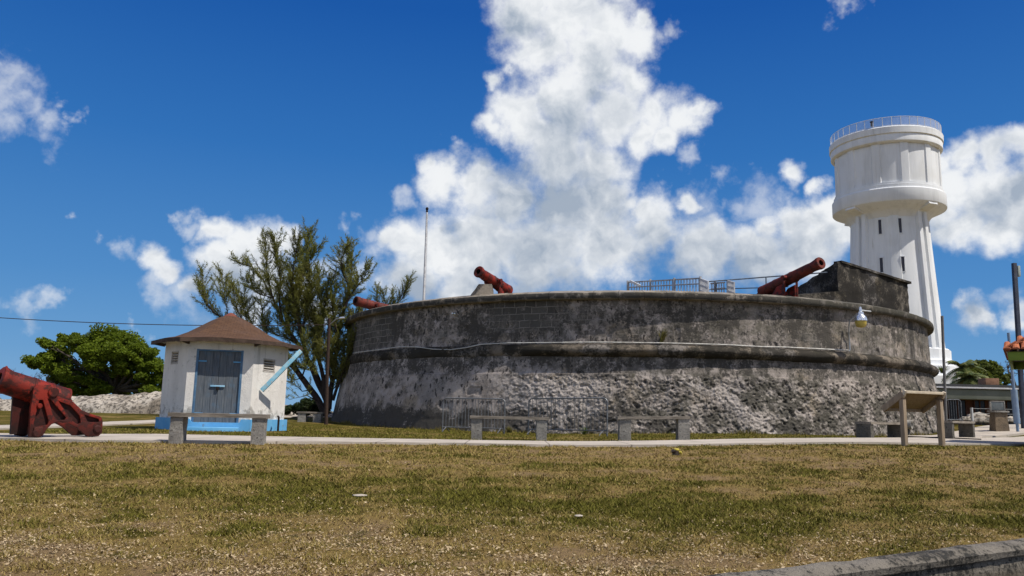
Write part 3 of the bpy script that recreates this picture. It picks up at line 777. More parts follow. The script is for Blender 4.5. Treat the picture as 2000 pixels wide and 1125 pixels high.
# ---- near cannon (left foreground) on its cast iron carriage
YAW = R(230)           # muzzle direction in plan
ad = Vector((math.cos(YAW), math.sin(YAW), 0)); back = -ad
sd_ = Vector((back.y, -back.x, 0))                 # side that faces the camera
F0 = at(57, 853, 13.4); CWID = 0.62
CZ = F0.z
cn = thing('cannon', 'large red cannon on a cast iron carriage at the left edge of the lawn path', 'cannon', F0)
def on_plane(px, py, off=0.0):
    """pixel ray met with the vertical side plane of the carriage -> (u along the carriage, v height)"""
    d = ray(px, py); o = Vector((0, 0, CAMH)); p0 = F0 - sd_ * off
    k = (p0 - o).dot(sd_) / d.dot(sd_); p = o + d * k
    return ((p - F0).dot(back), (p - F0).z)
outer = [(57, 853), (60, 800), (66, 757), (74, 751), (100, 752), (115, 774), (144, 785), (160, 801), (180, 809), (198, 814), (201, 822), (200, 845), (193, 852), (172, 853), (165, 848), (152, 836), (135, 827), (115, 823), (101, 829), (92, 838), (84, 851), (76, 855)]
hole1 = [(77, 781), (84, 781), (95, 822), (93, 830), (68, 834), (66, 826)]
hole2 = [(93, 778), (98, 779), (129, 815), (127, 820), (113, 821), (105, 812)]
hole3 = [(114, 783), (138, 792), (156, 812), (158, 826), (152, 829), (140, 821)]
hole4 = [(165, 810), (193, 818), (194, 824), (172, 825)]
def uv(L_, off=0.0): return [on_plane(x, y, off) for x, y in L_]
for near in (0, 1):
    base = F0 if near == 0 else F0 - sd_ * CWID
    mb = MB()
    mb.poly(uv(outer), [uv(h) for h in (hole1, hole2, hole3, hole4)], base - sd_ * 0.07, back, (0, 0, 1), 0.07) if False else None
    tmp = MB().poly(uv(outer), [uv(h) for h in (hole1, hole2, hole3, hole4)], base, back, (0, 0, 1), 0.075)
    # poly extrudes along back x up; that is sd_ or its opposite, so shift it to stay inside the carriage
    nz = back.cross(Vector((0, 0, 1))).normalized()
    if nz.dot(sd_) > 0: bmesh.ops.translate(tmp.bm, verts=tmp.bm.verts, vec=-sd_ * 0.075)
    ck = tmp.build('cheek', M_RED, cn, bevel=0.010, origin=F0)
    wb = MB().poly([(u * .985 + .01, v * .97 + .01) for u, v in uv(outer)], [], base - sd_ * 0.055, back, (0, 0, 1), 0.02 if nz.dot(sd_) < 0 else 0.02)
    if nz.dot(sd_) > 0: bmesh.ops.translate(wb.bm, verts=wb.bm.verts, vec=-sd_ * 0.02)
    wb.build('web', M_RED_SHADE, ck, origin=F0)
    for (hx, hy, rr_) in ((77, 793, .045), (190, 838, .07), (72, 846, .075)):
        u, v = on_plane(hx, hy)
        MB().lathe([(0, .035), (rr_ * .7, .035), (rr_, .015), (rr_, -.06)], origin=base + back * u + Vector((0, 0, v)), axis=sd_, seg=20).build('bolt', M_RED, ck, origin=F0)
u0, v0 = on_plane(60, 800)
# front transom (coloured as shaded, faces left), axle trees and cross bolts
mb = MB()
def side_pt(u, v, w): return F0 + back * u + Vector((0, 0, v)) - sd_ * w
fu0, fv0 = on_plane(62, 775); fb0, fbv = on_plane(57, 850)
mb.beam(side_pt(fb0 + .05, .04, CWID / 2), side_pt(fu0 + .05, fv0, CWID / 2), CWID - .15, 0.06, up=sd_)
mb.build('transom', M_RED_SHADE, cn, origin=F0)
MB().beam(side_pt(0.12, .10, -.03), side_pt(.12, .10, CWID + .03), .14, .12).build('axle_tree', M_RED2, cn, bevel=.015, origin=F0)
u, v = on_plane(190, 838)
MB().beam(side_pt(u, v, -.01), side_pt(u, v, CWID + .01), .12, .12).build('axle_tree', M_RED2, cn, bevel=.015, origin=F0)
MB().tube([side_pt(.62, .30, -.0), side_pt(.62, .30, CWID)], .025, 10).build('cross_bolt', M_RED2, cn, origin=F0)
def ctr(px, py, w=CWID / 2):
    d = ray(px, py); o = Vector((0, 0, CAMH)); p0 = F0 - sd_ * w
    return o + d * ((p0 - o).dot(sd_) / d.dot(sd_))
barrel(cn, ctr(128, 783), ctr(-4, 741), 0.215, 0.20, F0, M_RED, swell=1.14)
tu = ctr(90, 766)
MB().lathe([(0, CWID / 2 + .03), (.075, CWID / 2 + .03), (.085, CWID / 2 + .02), (.085, -CWID / 2 - .02), (0, -CWID / 2 - .03)], origin=tu, axis=sd_, seg=24).build('trunnion', M_RED, cn, origin=F0)
MB().tube([side_pt(.45, .40, .07), side_pt(.45, .40, CWID - .07)], .05, 10).build('quoin_bar', M_RED2, cn, origin=F0)
# front sight knob
MB().lathe([(.035, -.03), (.03, .03), (.012, .06), (0, .065)], origin=ctr(12, 722), seg=12).build('sight', M_RED, cn, origin=F0)

# ---- cannons on the fort
def fort_cannon(muz, bre, Ym, Yb, r_b, r_m, label, posts, mat, swell=1.2, deckz=4.32):
    m_, b_ = at(*muz, Ym), at(*bre, Yb)
    mid = (m_ + b_) / 2
    org = Vector((mid.x, mid.y, deckz))
    o = thing('cannon', label, 'cannon', org, group=None)
    barrel(o, b_, m_, r_b, r_m, org, mat, swell=swell, seg=32)
    ax = (m_ - b_); axh = Vector((ax.x, ax.y, 0)).normalized(); sdv = Vector((-axh.y, axh.x, 0))
    hw = r_b * 1.15
    for s_ in (-1, 1):
        mb = MB()
        # stepped iron cheek following the barrel
        q = []
        for f, dz in ((0.0, -r_b * 1.3), (.30, -r_b * 1.7), (.38, -r_b * .9), (.50, -r_b * .9)):
            p = b_ + ax * f; q.append(p + Vector((0, 0, dz)))
        lo = [Vector((q[-1].x, q[-1].y, deckz)), Vector((q[0].x, q[0].y, deckz)) - axh * .1]
        P = [(p - b_).dot(axh) for p in q] + [(p - b_).dot(axh) for p in lo]
        Z = [p.z - deckz for p in q] + [0, 0]
        mb.poly(list(zip(P, Z)), [], Vector((b_.x, b_.y, deckz)) + sdv * s_ * hw, axh, (0, 0, 1), 0.07)
        mb.build('cheek', M_RED, o, bevel=.01, origin=org)
        p = b_ + ax * .50 + sdv * s_ * (hw + .03)
        if posts: MB().beam(Vector((p.x, p.y, deckz)), Vector((p.x, p.y, p.z + .02)), .075, .075, up=(1, 0, 0)).build('upright', M_RED, o, bevel=.008, origin=org)
    c_ = b_ + ax * .5
    MB().lathe([(0, hw + .1), (r_b * .35, hw + .1), (r_b * .35, -hw - .1), (0, -hw - .1)], origin=c_, axis=sdv, seg=16).build('trunnion', M_RED, o, origin=org)
    return o
fort_cannon((934, 530), (992, 569), 28.6, 30.2, 0.24, 0.175, 'short red cannon pointing up to the left over the middle of the fort parapet', True, M_RED, 1.25)
fort_cannon((694, 587.5), (762, 606), 35.5, 36.9, 0.235, 0.20, 'rusty red barrel just showing over the left end of the fort parapet', False, M_RED2, 1.1)
fort_cannon((1604, 513), (1488, 572), 28.4, 31.2, 0.25, 0.185, 'long dark red cannon pointing up to the right beside the raised stone block', True, M_RED2, 1.25)
# its iron bed
# ---- railings on the fort
M_WHITE = paint('white_paint', (0.62, 0.62, 0.63), (0.48, 0.48, 0.49), 6, 0.6, bump=.05)
M_OLDW = paint('grey_white_paint', (0.36, 0.36, 0.37), (0.26, 0.26, 0.27), 6, 0.6, bump=.05)
M_STEEL = paint('grey_rail_paint', (0.16, 0.19, 0.23), (0.11, 0.13, 0.16), 6, 0.5)
def fence_run(name, label, cat, topL, topR, yL, yR, npick, botz, posts, mat, extra=None):
    a, b2 = at(*topL, yL), at(*topR, yR); org = Vector((a.x, a.y, botz))
    o = thing(name, label, cat, org)
    MB().beam(a, b2, .05, .06).build('top_rail', mat, o, bevel=.005, origin=org)
    lo = Vector((0, 0, -.24)); MB().beam(a + lo, b2 + lo, .04, .05).build('middle_rail', mat, o, bevel=.004, origin=org)
    for i in range(npick):
        f = (i + .5) / npick; p = a.lerp(b2, f)
        MB().beam((p.x, p.y, botz + .1), (p.x, p.y, p.z), .035, .035, up=(1, 0, 0)).build('baluster', mat, o, origin=org)
    for f in posts:
        p = a.lerp(b2, f); MB().beam((p.x, p.y, botz), (p.x, p.y, p.z + .08), .09, .09, up=(1, 0, 0)).build('post', mat, o, bevel=.006, origin=org)
    return o
fence_run('railing', 'white picket railing behind the top of the fort, left of the pipe handrail', 'railing', (1226, 551.5), (1368, 543.5), 36.5, 33.5, 26, 4.32, (0.0, .33, .66, 1.0), M_OLDW)
o = thing('railing_gate', 'small white gate leaf standing edge on at the end of the long picket railing', 'gate', at(1376, 566, 33.5) * 1)
og = o.location.copy()
a, b2 = at(1367, 543, 33.5), at(1383, 549, 32.6)
for dz in (0, -.25, -.5): MB().beam(a + Vector((0, 0, dz - .02)), b2 + Vector((0, 0, dz - .02)), .04, .05).build('rail', M_WHITE, o, origin=og)
for i in range(9):
    p = a.lerp(b2, i / 8); MB().beam((p.x, p.y, 4.4), (p.x, p.y, p.z), .05, .05, up=(1, 0, 0)).build('baluster', M_WHITE, o, origin=og)
o = fence_run('railing', 'short low white picket railing behind the pipe handrail on the fort', 'railing', (1388, 554), (1416, 551.5), 33.5, 33.0, 6, 4.32, (.3,), M_OLDW)
og = at(1426, 566, 32.6); o = thing('railing_gate', 'small white gate leaf beside the short picket railing on the fort', 'gate', og)
a, b2 = at(1420, 547, 33), at(1434, 551, 32.2)
for dz in (0, -.22, -.42): MB().beam(a + Vector((0, 0, dz - .02)), b2 + Vector((0, 0, dz - .02)), .04, .05).build('rail', M_WHITE, o, origin=og)
for i in range(8):
    p = a.lerp(b2, i / 7); MB().beam((p.x, p.y, 4.4), (p.x, p.y, p.z), .05, .05, up=(1, 0, 0)).build('baluster', M_WHITE, o, origin=og)
# broken slanted board at the left end of the picket railing
a, b2 = at(1231, 549, 36), at(1250, 558, 35.6)
tag(MB().beam(a, b2, .12, .1).build('loose_board', M_WHITE, bevel=.005, origin=(a + b2) / 2), 'loose slanted grey board at the left end of the picket railing', 'board')
# pipe handrail
og = at(1497, 560, 32.3); og.z = 4.32
o = thing('handrail', 'thin grey pipe handrail rising to the raised stone block on the fort', 'handrail', og)
pts = [at(1368, 551, 33.5), at(1396, 549, 33.2), at(1497, 541, 32.2), at(1616, 532, 31.5)]
MB().tube(pts, .028, 8).build('rail', M_STEEL, o, origin=og)
pts2 = [at(1382, 566, 33.4), at(1435, 563.5, 32.8), at(1490, 562, 32.3), at(1540, 560, 32)]
MB().tube(pts2, .022, 8).build('lower_rail', M_STEEL, o, origin=og)
for p in (at(1396.5, 549, 33.2), at(1496, 541, 32.2)):
    MB().tube([p, Vector((p.x, p.y, 4.32))], .028, 8).build('post', M_STEEL, o, origin=og)

# flagpole
pt = at(834, 411, 36.0); og = Vector((at(828, 585, 36).x, 36.0, 4.3))
fp = thing('flagpole', 'slender bare white flagpole with a dark finial rising behind the fort', 'flagpole', og)
MB().tube([og, og.lerp(pt, .5), pt], [.065, .055, .04], 12).build('pole', M_WHITE, fp, origin=og)
MB().lathe([(0, .14), (.05, .12), (.075, .06), (.05, 0), (.04, -.05), (.06, -.07), (.05, -.1)], origin=pt + Vector((0, 0, .02)), seg=16).build('finial', M_BORE, fp, origin=og)
MB().tube([og + Vector((.09, -.05, .9)), pt + Vector((.06, -.03, -.1))], .006, 5).build('halyard', M_WHITE, fp, origin=og)

# ------------------------------------------------------------------ water tower
TC = Vector((43.75, 90.0, 0)); tow = thing('water_tower', 'tall white concrete water tower with a wide drum, narrow slot windows and a roof railing', 'water tower', TC)
m, t, b = new_mat('tower_white')
co = t.coord(); n1 = t.noise(t.mul(co, (1, 1, .12)), 1.2, 7, 0.65); n2 = t.noise(co, .35, 4, .5)
rs = t.noise(t.mul(co, (2.2, 2.2, .10), (5, 5, 5)), 1.6, 6, .6)
c = t.mix(t.step(n1, .42, .72), (0.76, 0.775, 0.79), (0.65, 0.665, 0.68)); c = t.mix(t.step(n2, .5, .7, 0, .4), c, (.62, .62, .60)); c = t.mix(t.step(rs, .60, .74, 0, .5), c, (.45, .43, .38))
t.sock(b.inputs['Base Color'], c); b.inputs['Roughness'].default_value = .7
M_TOW = m
def tlathe(prof, name, seg=96, rfun=None):
    mb = MB(); rings = []
    for r, z in prof:
        rings.append([mb.bm.verts.new(((rfun(r, 2 * PI * k / seg, z) if rfun else r) * math.sin(2 * PI * k / seg), -(rfun(r, 2 * PI * k / seg, z) if rfun else r) * math.cos(2 * PI * k / seg), z)) for k in range(seg)])
    for a, b2 in zip(rings, rings[1:]):
        for k in range(seg): mb.bm.faces.new((a[k], a[(k + 1) % seg], b2[(k + 1) % seg], b2[k]))
    return mb.build(name, M_TOW, tow)
VA = math.atan2(TC.x, TC.y)                 # bearing of the tower, its front is at angle -VA in tower space
OFF = -VA + R(2)
def rib(r, a, z, n=8, w=0.17, d=0.22, ph=0.0):
    k = ((a - OFF - ph) / (2 * PI / n)) % 1.0; k = min(k, 1 - k) * (2 * PI / n)
    return r + (d if k < w / 2 else 0)
def shaft_r(z): return 4.12 + (5.0 - 4.12) * ((24.0 - z) / 15.5) ** 1.1 if z < 24 else 4.12
zs = list(np.linspace(0, 24.3, 26))
PH8 = R(47)
def shaft_sec(r, a, z):
    # twin pilasters at eight corners with a shallow groove between them
    n = 4; k = ((a - OFF - PH8) / (2 * PI / n)) % 1.0; k = min(k, 1 - k) * (2 * PI / n)
    if k < R(2.0): return r + .10
    if k < R(9): return r + .42
    f = ((a - OFF + PI) % (2 * PI)) - PI
    if abs(f - R(4)) < R(7): return r + .07
    return r * math.cos(0) 
tlathe([(shaft_r(z), z) for z in zs], 'shaft', 360, shaft_sec)
# soffit, lower ring, drum, cornice
tlathe([(4.1, 23.3), (4.45, 23.9), (4.9, 24.25), (6.02, 24.75), (6.06, 24.82), (6.06, 26.2), (5.98, 26.3), (5.86, 26.32), (5.86, 26.7), (5.74, 26.74), (5.74, 26.95), (5.5, 26.97)], 'lower_ring')
def drum_sec(r, a, z): return rib(r, a, z, 12, R(9), .13, PI / 12 + R(3))
tlathe([(5.56, 26.9), (5.56, 31.7)], 'drum', 360, drum_sec)
tlathe([(5.6, 31.45), (5.85, 31.5), (6.0, 31.65), (6.02, 32.3), (5.98, 32.42), (6.12, 32.5), (6.14, 33.2), (6.05, 33.3), (5.9, 33.33), (0.01, 33.5)], 'cornice')
for k in range(4):   # brackets under the lower ring
    a = OFF + PH8 + k * PI / 2
    d = Vector((math.sin(a), -math.cos(a), 0))
    MB().beam(d * 4.3 + Vector((0, 0, 24.2)), d * 5.95 + Vector((0, 0, 24.72)), 1.3, .5).build('bracket', M_TOW, tow, bevel=.03)
# stepped plinth
for i, (r, z0_, z1_) in enumerate(((5.55, 0, 8.6), (6.0, 0, 7.35), (6.75, 0, 6.7), (7.6, 0, 5.6))):
    MB().lathe([(r, z0_), (r, z1_), (r - .15, z1_ + .12), (4, z1_ + .12)], seg=16, axis=(0, 0, 1)).build('plinth_step', M_TOW, tow, smooth=False)
M_SLOT = paint('slot_glass', (0.05, 0.05, 0.07), None, 5, 0.4)
for zc_ in (22.3, 17.9, 13.5):
    for da in (-12.5, 15.0):
        a = -VA + R(da)
        d = Vector((math.sin(a), -math.cos(a), 0)); tdir = Vector((d.y * -1, d.x, 0))
        r = shaft_r(zc_) + .0
        c_ = d * r + Vector((0, 0, zc_))
        w_ = MB(); w_.box(c_ + d * .012, (.30, .08, 1.62), Matrix.Rotation(a, 3, 'Z')); so_ = w_.build('window', M_SLOT, tow)
        fr_ = MB()
        for sx in (-.2, .2): fr_.box(c_ + tdir * sx, (.07, .2, 1.75), Matrix.Rotation(a, 3, 'Z'))
        for sz in (-.86, .86): fr_.box(c_ + Vector((0, 0, sz)), (.47, .2, .08), Matrix.Rotation(a, 3, 'Z'))
        fr_.build('surround', M_TOW, so_)
m, t, b = new_mat('mesh_panel'); 
t.sock(b.inputs['Base Color'], (.75, .77, .8, 1)); b.inputs['Alpha'].default_value = 0.33; b.inputs['Roughness'].default_value = .6
M_MESH = m
nr = 40
pn = MB(); pn.lathe([(5.95, 33.35), (5.95, 34.35)], seg=80); pn.build('mesh_panel', M_MESH, tow)
rl = MB()
for z in (33.4, 34.38): rl.tube([Vector((5.95 * math.sin(2 * PI * i / 80), -5.95 * math.cos(2 * PI * i / 80), z)) for i in range(81)], .024, 6, cap=False)
rl.build('rail', M_WHITE, tow)
for i in range(nr):
    a = 2 * PI * i / nr; MB().beam((5.95 * math.sin(a), -5.95 * math.cos(a), 33.3), (5.95 * math.sin(a), -5.95 * math.cos(a), 34.4), .05, .05, up=(1, 0, 0)).build('rail_post', M_WHITE, tow)
MB().lathe([(0, .45), (.2, .4), (.12, .2), (.12, -.2), (0, -.2)], origin=(-3.6, -4.6, 33.75), seg=12).build('beacon', M_SLOT, tow)

# ------------------------------------------------------------------ guard hut
HC = Vector((-8.0, 22.5, 0)); HZ = -0.05
hut = thing('hut', 'small six sided whitewashed hut with a brown shingle roof and a blue foot band', 'hut', (HC.x, HC.y, HZ))
m, t, b = new_mat('whitewash')
co = t.coord(); s_ = t.sep(co)
n1 = t.noise(t.mul(co, (1, 1, .4)), 1.6, 7, 0.65); n2 = t.noise(t.mul(co, (1, 1, 1), (3, 3, 3)), 4.5, 7, 0.7); n3 = t.noise(co, 40, 4, .6)
low = t.step(s_[2], 0.35, 0.95, 1, 0)
c = t.mix(t.step(n1, .40, .68), (0.72, 0.69, 0.65), (0.62, 0.59, 0.555))
k = t.math('ADD', n2, t.math('MULTIPLY', low, .17))
st_ = t.noise(t.mul(co, (3, 3, .16), (2, 2, 2)), 2.6, 6, .6)
c = t.mix(t.math('MULTIPLY', t.step(st_, .56, .68), t.step(s_[2], 1.2, 2.4, .15, .6)), c, (.36, .34, .31))
c = t.mix(t.step(k, .58, .74, 0, .75), c, (0.23, 0.215, 0.19))
c = t.mix(t.step(t.noise(co, 11, 6, .7), .66, .74, 0, .6), c, (.30, .29, .27))
t.sock(b.inputs['Base Color'], c); b.inputs['Roughness'].default_value = .9
t.sock(b.inputs['Normal'], t.bump(t.math('ADD', n3, t.math('MULTIPLY', n2, 2.5)), .45, .02))
M_WW = m
M_BLUE = paint('blue_paint', (0.11, 0.35, 0.62), (0.15, 0.40, 0.65), 3, .7, dirt=(0.16, 0.15, 0.12), dlo=.60, dhi=.70, bump=.3)
M_DOOR = None
m, t, b = new_mat('weathered_blue_boards')
co = t.coord('UV'); s_ = t.sep(co)
pl = t.math('FRACT', t.math('MULTIPLY', s_[0], 4.0)); seam = t.step(t.math('ABSOLUTE', t.math('SUBTRACT', pl, .5)), .455, .49, 0, .55)
gr_ = t.noise(t.mul(co, (22, 1.3, 1)), 2.0, 7, .65); n1 = t.noise(co, 3, 5, .6); 
tonev = t.noise(t.comb(t.math('FLOOR', t.math('MULTIPLY', s_[0], 4.0)), 0, 0), 3.3, 1, .5)
c = t.mix(t.step(gr_, .35, .7), (0.062, 0.078, 0.102), (0.165, 0.175, 0.188))
c = t.mix(t.step(tonev, .3, .7, 0, .5), c, (.15, .165, .18))
c = t.mix(t.step(n1, .5, .7, 0, .6), c, (.10, .16, .23)); c = t.mix(seam, c, (.02, .025, .03))
t.sock(b.inputs['Base Color'], c); t.sock(b.inputs['Normal'], t.bump(t.math('ADD', gr_, t.math('MULTIPLY', seam, -2)), .5, .01))
M_DOOR = m
m, t, b = new_mat('brown_shingles')
co = t.coord('UV')
br = t.n.new('ShaderNodeTexBrick'); t.sock(br.inputs['Vector'], co); br.inputs['Scale'].default_value = 1; br.inputs['Brick Width'].default_value = .16; br.inputs['Row Height'].default_value = .085
br.inputs['Mortar Size'].default_value = .006; br.inputs['Color1'].default_value = (1, 1, 1, 1); br.inputs['Color2'].default_value = (.2, .2, .2, 1); br.inputs['Mortar'].default_value = (0, 0, 0, 1); br.inputs['Bias'].default_value = 0
n1 = t.noise(t.coord(), 1.8, 6, .6); n2 = t.noise(t.coord(), 70, 3, .7)
c = t.mix(t.sep(br.outputs['Color'])[0], (0.075, 0.038, 0.022), (0.112, 0.060, 0.034))
c = t.mix(t.step(n1, .45, .7, 0, .7), c, (0.105, .062, .045)); c = t.mix(br.outputs['Fac'], c, (.05, .028, .02)); c = t.mix(t.step(n2, .6, .75, 0, .5), c, (.17, .10, .062))
t.sock(b.inputs['Base Color'], c); b.inputs['Roughness'].default_value = 1; t.sock(b.inputs['Normal'], t.bump(t.math('ADD', t.math('MULTIPLY', br.outputs['Fac'], -1), t.math('MULTIPLY', n2, .4)), .6, .012))
M_SHING = m
M_FASC = paint('dark_fascia_wood', (0.055, 0.035, 0.026), (0.09, 0.06, 0.045), 5, .9, dirt=(.2, .17, .13), dlo=.66, dhi=.74)
PHI = R(13.5); RH = 1.65
def hexc(r, z, k): a = PHI + k * PI / 3; return Vector((r * math.cos(a), r * math.sin(a), z))
WH = 2.42
# walls: six faces, front face (k=4: 283.5 deg normal) has the door opening
mb = MB()
for k in range(6):
    a, b2 = hexc(RH, 0, k), hexc(RH, 0, k + 1)
    Lf = (b2 - a).length; ux = (b2 - a).normalized(); holes = []
    if k == 4: holes = [[(Lf / 2 - .585 - .03, .26), (Lf / 2 + .575 - .03, .26), (Lf / 2 + .575 - .03, 2.17), (Lf / 2 - .585 - .03, 2.17)]]
    if k == 3: holes = [[(.50, 1.80), (.98, 1.80), (.98, 2.13), (.50, 2.13)]]
    if k == 5: holes = [[(.46, 1.66), (1.00, 1.66), (1.00, 2.0), (.46, 2.0)]]
    nrm = Vector((a + b2)).normalized()
    q = MB().poly([(0, -.3), (Lf, -.3), (Lf, WH), (0, WH)], holes, a, ux, (0, 0, 1), .16)
    nz = ux.cross(Vector((0, 0, 1)))
    if nz.dot(nrm) > 0: bmesh.ops.translate(q.bm, verts=q.bm.verts, vec=-nrm * .16)
    me = bpy.data.meshes.new('tmp'); q.bm.to_mesh(me); mb.bm.from_mesh(me); bpy.data.meshes.remove(me); q.bm.free()
wl = mb.build('wall', M_WW, hut, smooth=False)
# plinth band
mb = MB()
for k in range(6):
    a, b2 = hexc(RH + .09, 0, k), hexc(RH + .09, 0, k + 1); ux = (b2 - a).normalized(); nrm = (a + b2).normalized(); Lf = (b2 - a).length
    if k == 4:
        P = [(0, -.3), (Lf, -.3), (Lf, .36), (Lf / 2 + .62, .36), (Lf / 2 + .58, .27), (Lf / 2 - .60, .27), (Lf / 2 - .66, .36), (0, .36)]
    else: P = [(0, -.3), (Lf, -.3), (Lf, .36), (0, .36)]
    q = MB().poly(P, [], a, ux, (0, 0, 1), .09)
    nz = ux.cross(Vector((0, 0, 1)))
    if nz.dot(nrm) > 0: bmesh.ops.translate(q.bm, verts=q.bm.verts, vec=-nrm * .09)
    me = bpy.data.meshes.new('tmp'); q.bm.to_mesh(me); mb.bm.from_mesh(me); bpy.data.meshes.remove(me); q.bm.free()
mb.build('plinth_band', M_BLUE, hut, smooth=False)
a, b2 = hexc(RH, 0, 4), hexc(RH, 0, 5); fx = (b2 - a).normalized(); fn = (a + b2).normalized(); Lf = (b2 - a).length; fc = (a + b2) / 2
rotF = Matrix((fx, fn * -1, Vector((0, 0, 1)))).transposed()
MB().box(fc + fn * .27 + fx * -.03 + Vector((0, 0, 0.0)), (1.25, .36, .30), rotF).jitter(.008, 4).build('step', M_BLUE, hut, bevel=.02)
def uv_box(name, c0, ux, uy, w, h, th, mat, parent, su=1.0):
    """board panel: front face carries a UV in panel widths/metres"""
    o = MB().poly([(0, 0), (w, 0), (w, h), (0, h)], [], c0, ux, uy, th)
    ob = o.build(name, mat, parent, bevel=.004, smooth=False)
    me = ob.data; ul = me.uv_layers.new(name='UVMap')
    for lp_ in me.loops:
        v = me.vertices[lp_.vertex_index].co - Vector(c0); ul.data[lp_.index].uv = (v.dot(ux) / w * su, v.dot(uy))
    return ob
fo = fn * (-.055)
for s_ in (0, 1):
    x0 = -.585 - .03 + .045 + s_ * .535
    d_ = uv_box('door', fc + fx * x0 + fn * -.075 + Vector((0, 0, .20)), fx, Vector((0, 0, 1)), .530, 1.94, .04 if fx.cross(Vector((0, 0, 1))).dot(fn) > 0 else .04, M_DOOR, hut, su=.72)
    xh = -.55 if s_ == 0 else .50
    MB().box(fc + fx * (xh + (.09 if s_ == 0 else -.09)) + fn * -.02 + Vector((0, 0, 1.86)), (.20, .014, .03), rotF).build('hinge', M_BLUE, d_)
    MB().box(fc + fx * (xh + (.09 if s_ == 0 else -.09)) + fn * -.02 + Vector((0, 0, .50)), (.20, .014, .03), rotF).build('hinge', M_BLUE, d_)
mb = MB()
for x_ in (-.595, .525): mb.box(fc + fx * x_ + fn * -.03 + Vector((0, 0, 1.2)), (.06, .07, 1.95), rotF)
mb.box(fc + fx * -.035 + fn * -.032 + Vector((0, 0, 2.150)), (1.18, .068, .04), rotF)
mb.build('door_frame', paint('faded_blue_frame', (.07, .15, .26), (.12, .21, .31), 5, .7, dirt=(.2, .2, .19)), hut, bevel=.004)
MB().box(fc + fx * -.04 + fn * -.01 + Vector((0, 0, 1.215)), (.36, .02, .045), rotF).build('hasp', paint('light_blue', (.32, .55, .72), (.2, .42, .62), 8, .5), hut, bevel=.004)
MB().box(fc + fx * -.035 + fn * .0 + Vector((0, 0, 1.155)), (.07, .04, .09), rotF).build('padlock', M_BORE, hut, bevel=.01)
M_LOUV = paint('vent_louvre', (0.50, 0.47, 0.44), (0.4, .38, .35), 9, .8)
for k, x0, x1, z0_, z1_ in ((3, .50, .98, 1.80, 2.13), (5, .46, 1.00, 1.66, 2.0)):
    a, b2 = hexc(RH, 0, k), hexc(RH, 0, k + 1); ux = (b2 - a).normalized(); nrm = (a + b2).normalized(); rot = Matrix((ux, -nrm, Vector((0, 0, 1)))).transposed()
    c0 = a + ux * ((x0 + x1) / 2)
    o_ = MB().box(c0 - nrm * .11 + Vector((0, 0, (z0_ + z1_) / 2)), (x1 - x0, .02, z1_ - z0_), rot).build('vent', M_BORE, hut, smooth=False)
    mb = MB(); n = 5
    for i in range(n):
        mb.box(c0 - nrm * .045 + Vector((0, 0, z0_ + (i + .5) * (z1_ - z0_) / n)), (x1 - x0, .06, .022), rot @ Matrix.Rotation(R(-25), 3, 'X'))
    for xx in (x0, x1): mb.box(a + ux * xx - nrm * .02 + Vector((0, 0, (z0_ + z1_) / 2)), (.03, .05, z1_ - z0_ + .03), rot)
    for zz in (z0_, z1_): mb.box(c0 - nrm * .02 + Vector((0, 0, zz)), (x1 - x0 + .03, .05, .03), rot)
    mb.build('louvres', M_LOUV, o_, smooth=False)
# roof: six flared facets with thickness
prof = [(2.02, 2.44), (1.92, 2.465), (1.70, 2.51), (1.42, 2.59), (1.10, 2.73), (.80, 2.91), (.52, 3.08), (.28, 3.20), (.12, 3.235)]
def roof_pt(r, z, k, f):
    p = hexc(r, z, k).lerp(hexc(r, z, k + 1), f)
    mid = 1 - abs(2 * f - 1); s2 = r / 2.02
    p.z += 0.035 * mid * s2; p += Vector(mn.noise_vector(p * 1.5)) * .012
    return p
VV = []; FF = []; UVs = []; NU = 10
for k in range(6):
    base = len(VV); cum = 0
    for i, (r, z) in enumerate(prof):
        if i: cum += math.hypot(r - prof[i - 1][0], z - prof[i - 1][1])
        for f in range(NU + 1):
            VV.append(tuple(roof_pt(r, z, k, f / NU))); UVs.append(((f / NU - .5) * r + k * 3.3, cum))
    for i in range(len(prof) - 1):
        for f in range(NU):
            a = base + i * (NU + 1) + f; FF.append((a, a + 1, a + NU + 2, a + NU + 1))
rf = np_mesh('roof', VV, FF, M_SHING, smooth=False, parent=hut, uv=UVs)
mb = MB()
for k in range(6):
    for f in range(NU):
        a, b2 = roof_pt(2.02, 2.44, k, f / NU), roof_pt(2.02, 2.44, k, (f + 1) / NU)
        ai, bi = a * 0.985, b2 * .985
        dz = Vector((0, 0, -.105)); up_ = Vector((0, 0, -.004))
        n_ = Vector((a.x, a.y, 0)).normalized() * .012; n2_ = Vector((b2.x, b2.y, 0)).normalized() * .012
        wv = .012 * mn.noise(Vector((k * 7 + f * 1.7, 0, 0)))
        P = [a + up_ + n_, b2 + up_ + n2_, b2 + dz + n2_ + Vector((0, 0, wv)), a + dz + n_ + Vector((0, 0, wv))]; Q = [p * 1 - Vector((p.x, p.y, 0)).normalized() * .05 for p in P]
        mb.face(P); mb.face(Q[::-1]); mb.face([P[3], P[2], Q[2], Q[3]])
mb.build('fascia', M_FASC, rf, smooth=False)
mb = MB()
for k in range(6):
    P = [hexc(1.96, 2.41, k), hexc(1.96, 2.41, k + 1), hexc(RH - .1, 2.42, k + 1), hexc(RH - .1, 2.42, k)]
    mb.face(P)
mb.build('soffit', M_LOUV, rf, smooth=False)
MB().lathe([(.21, 3.195), (.17, 3.245), (.11, 3.285), (.04, 3.325), (0, 3.33)], seg=12).build('roof_cap', paint('rusty_cap', (.20, .055, .035), (.13, .045, .03), 7, .8), rf)
for k in range(6):
    a, b2 = hexc(RH + .02, 2.33, k), hexc(1.96, 2.38, k); MB().beam(a, b2, .06, .08).build('rafter_end', M_FASC, rf)

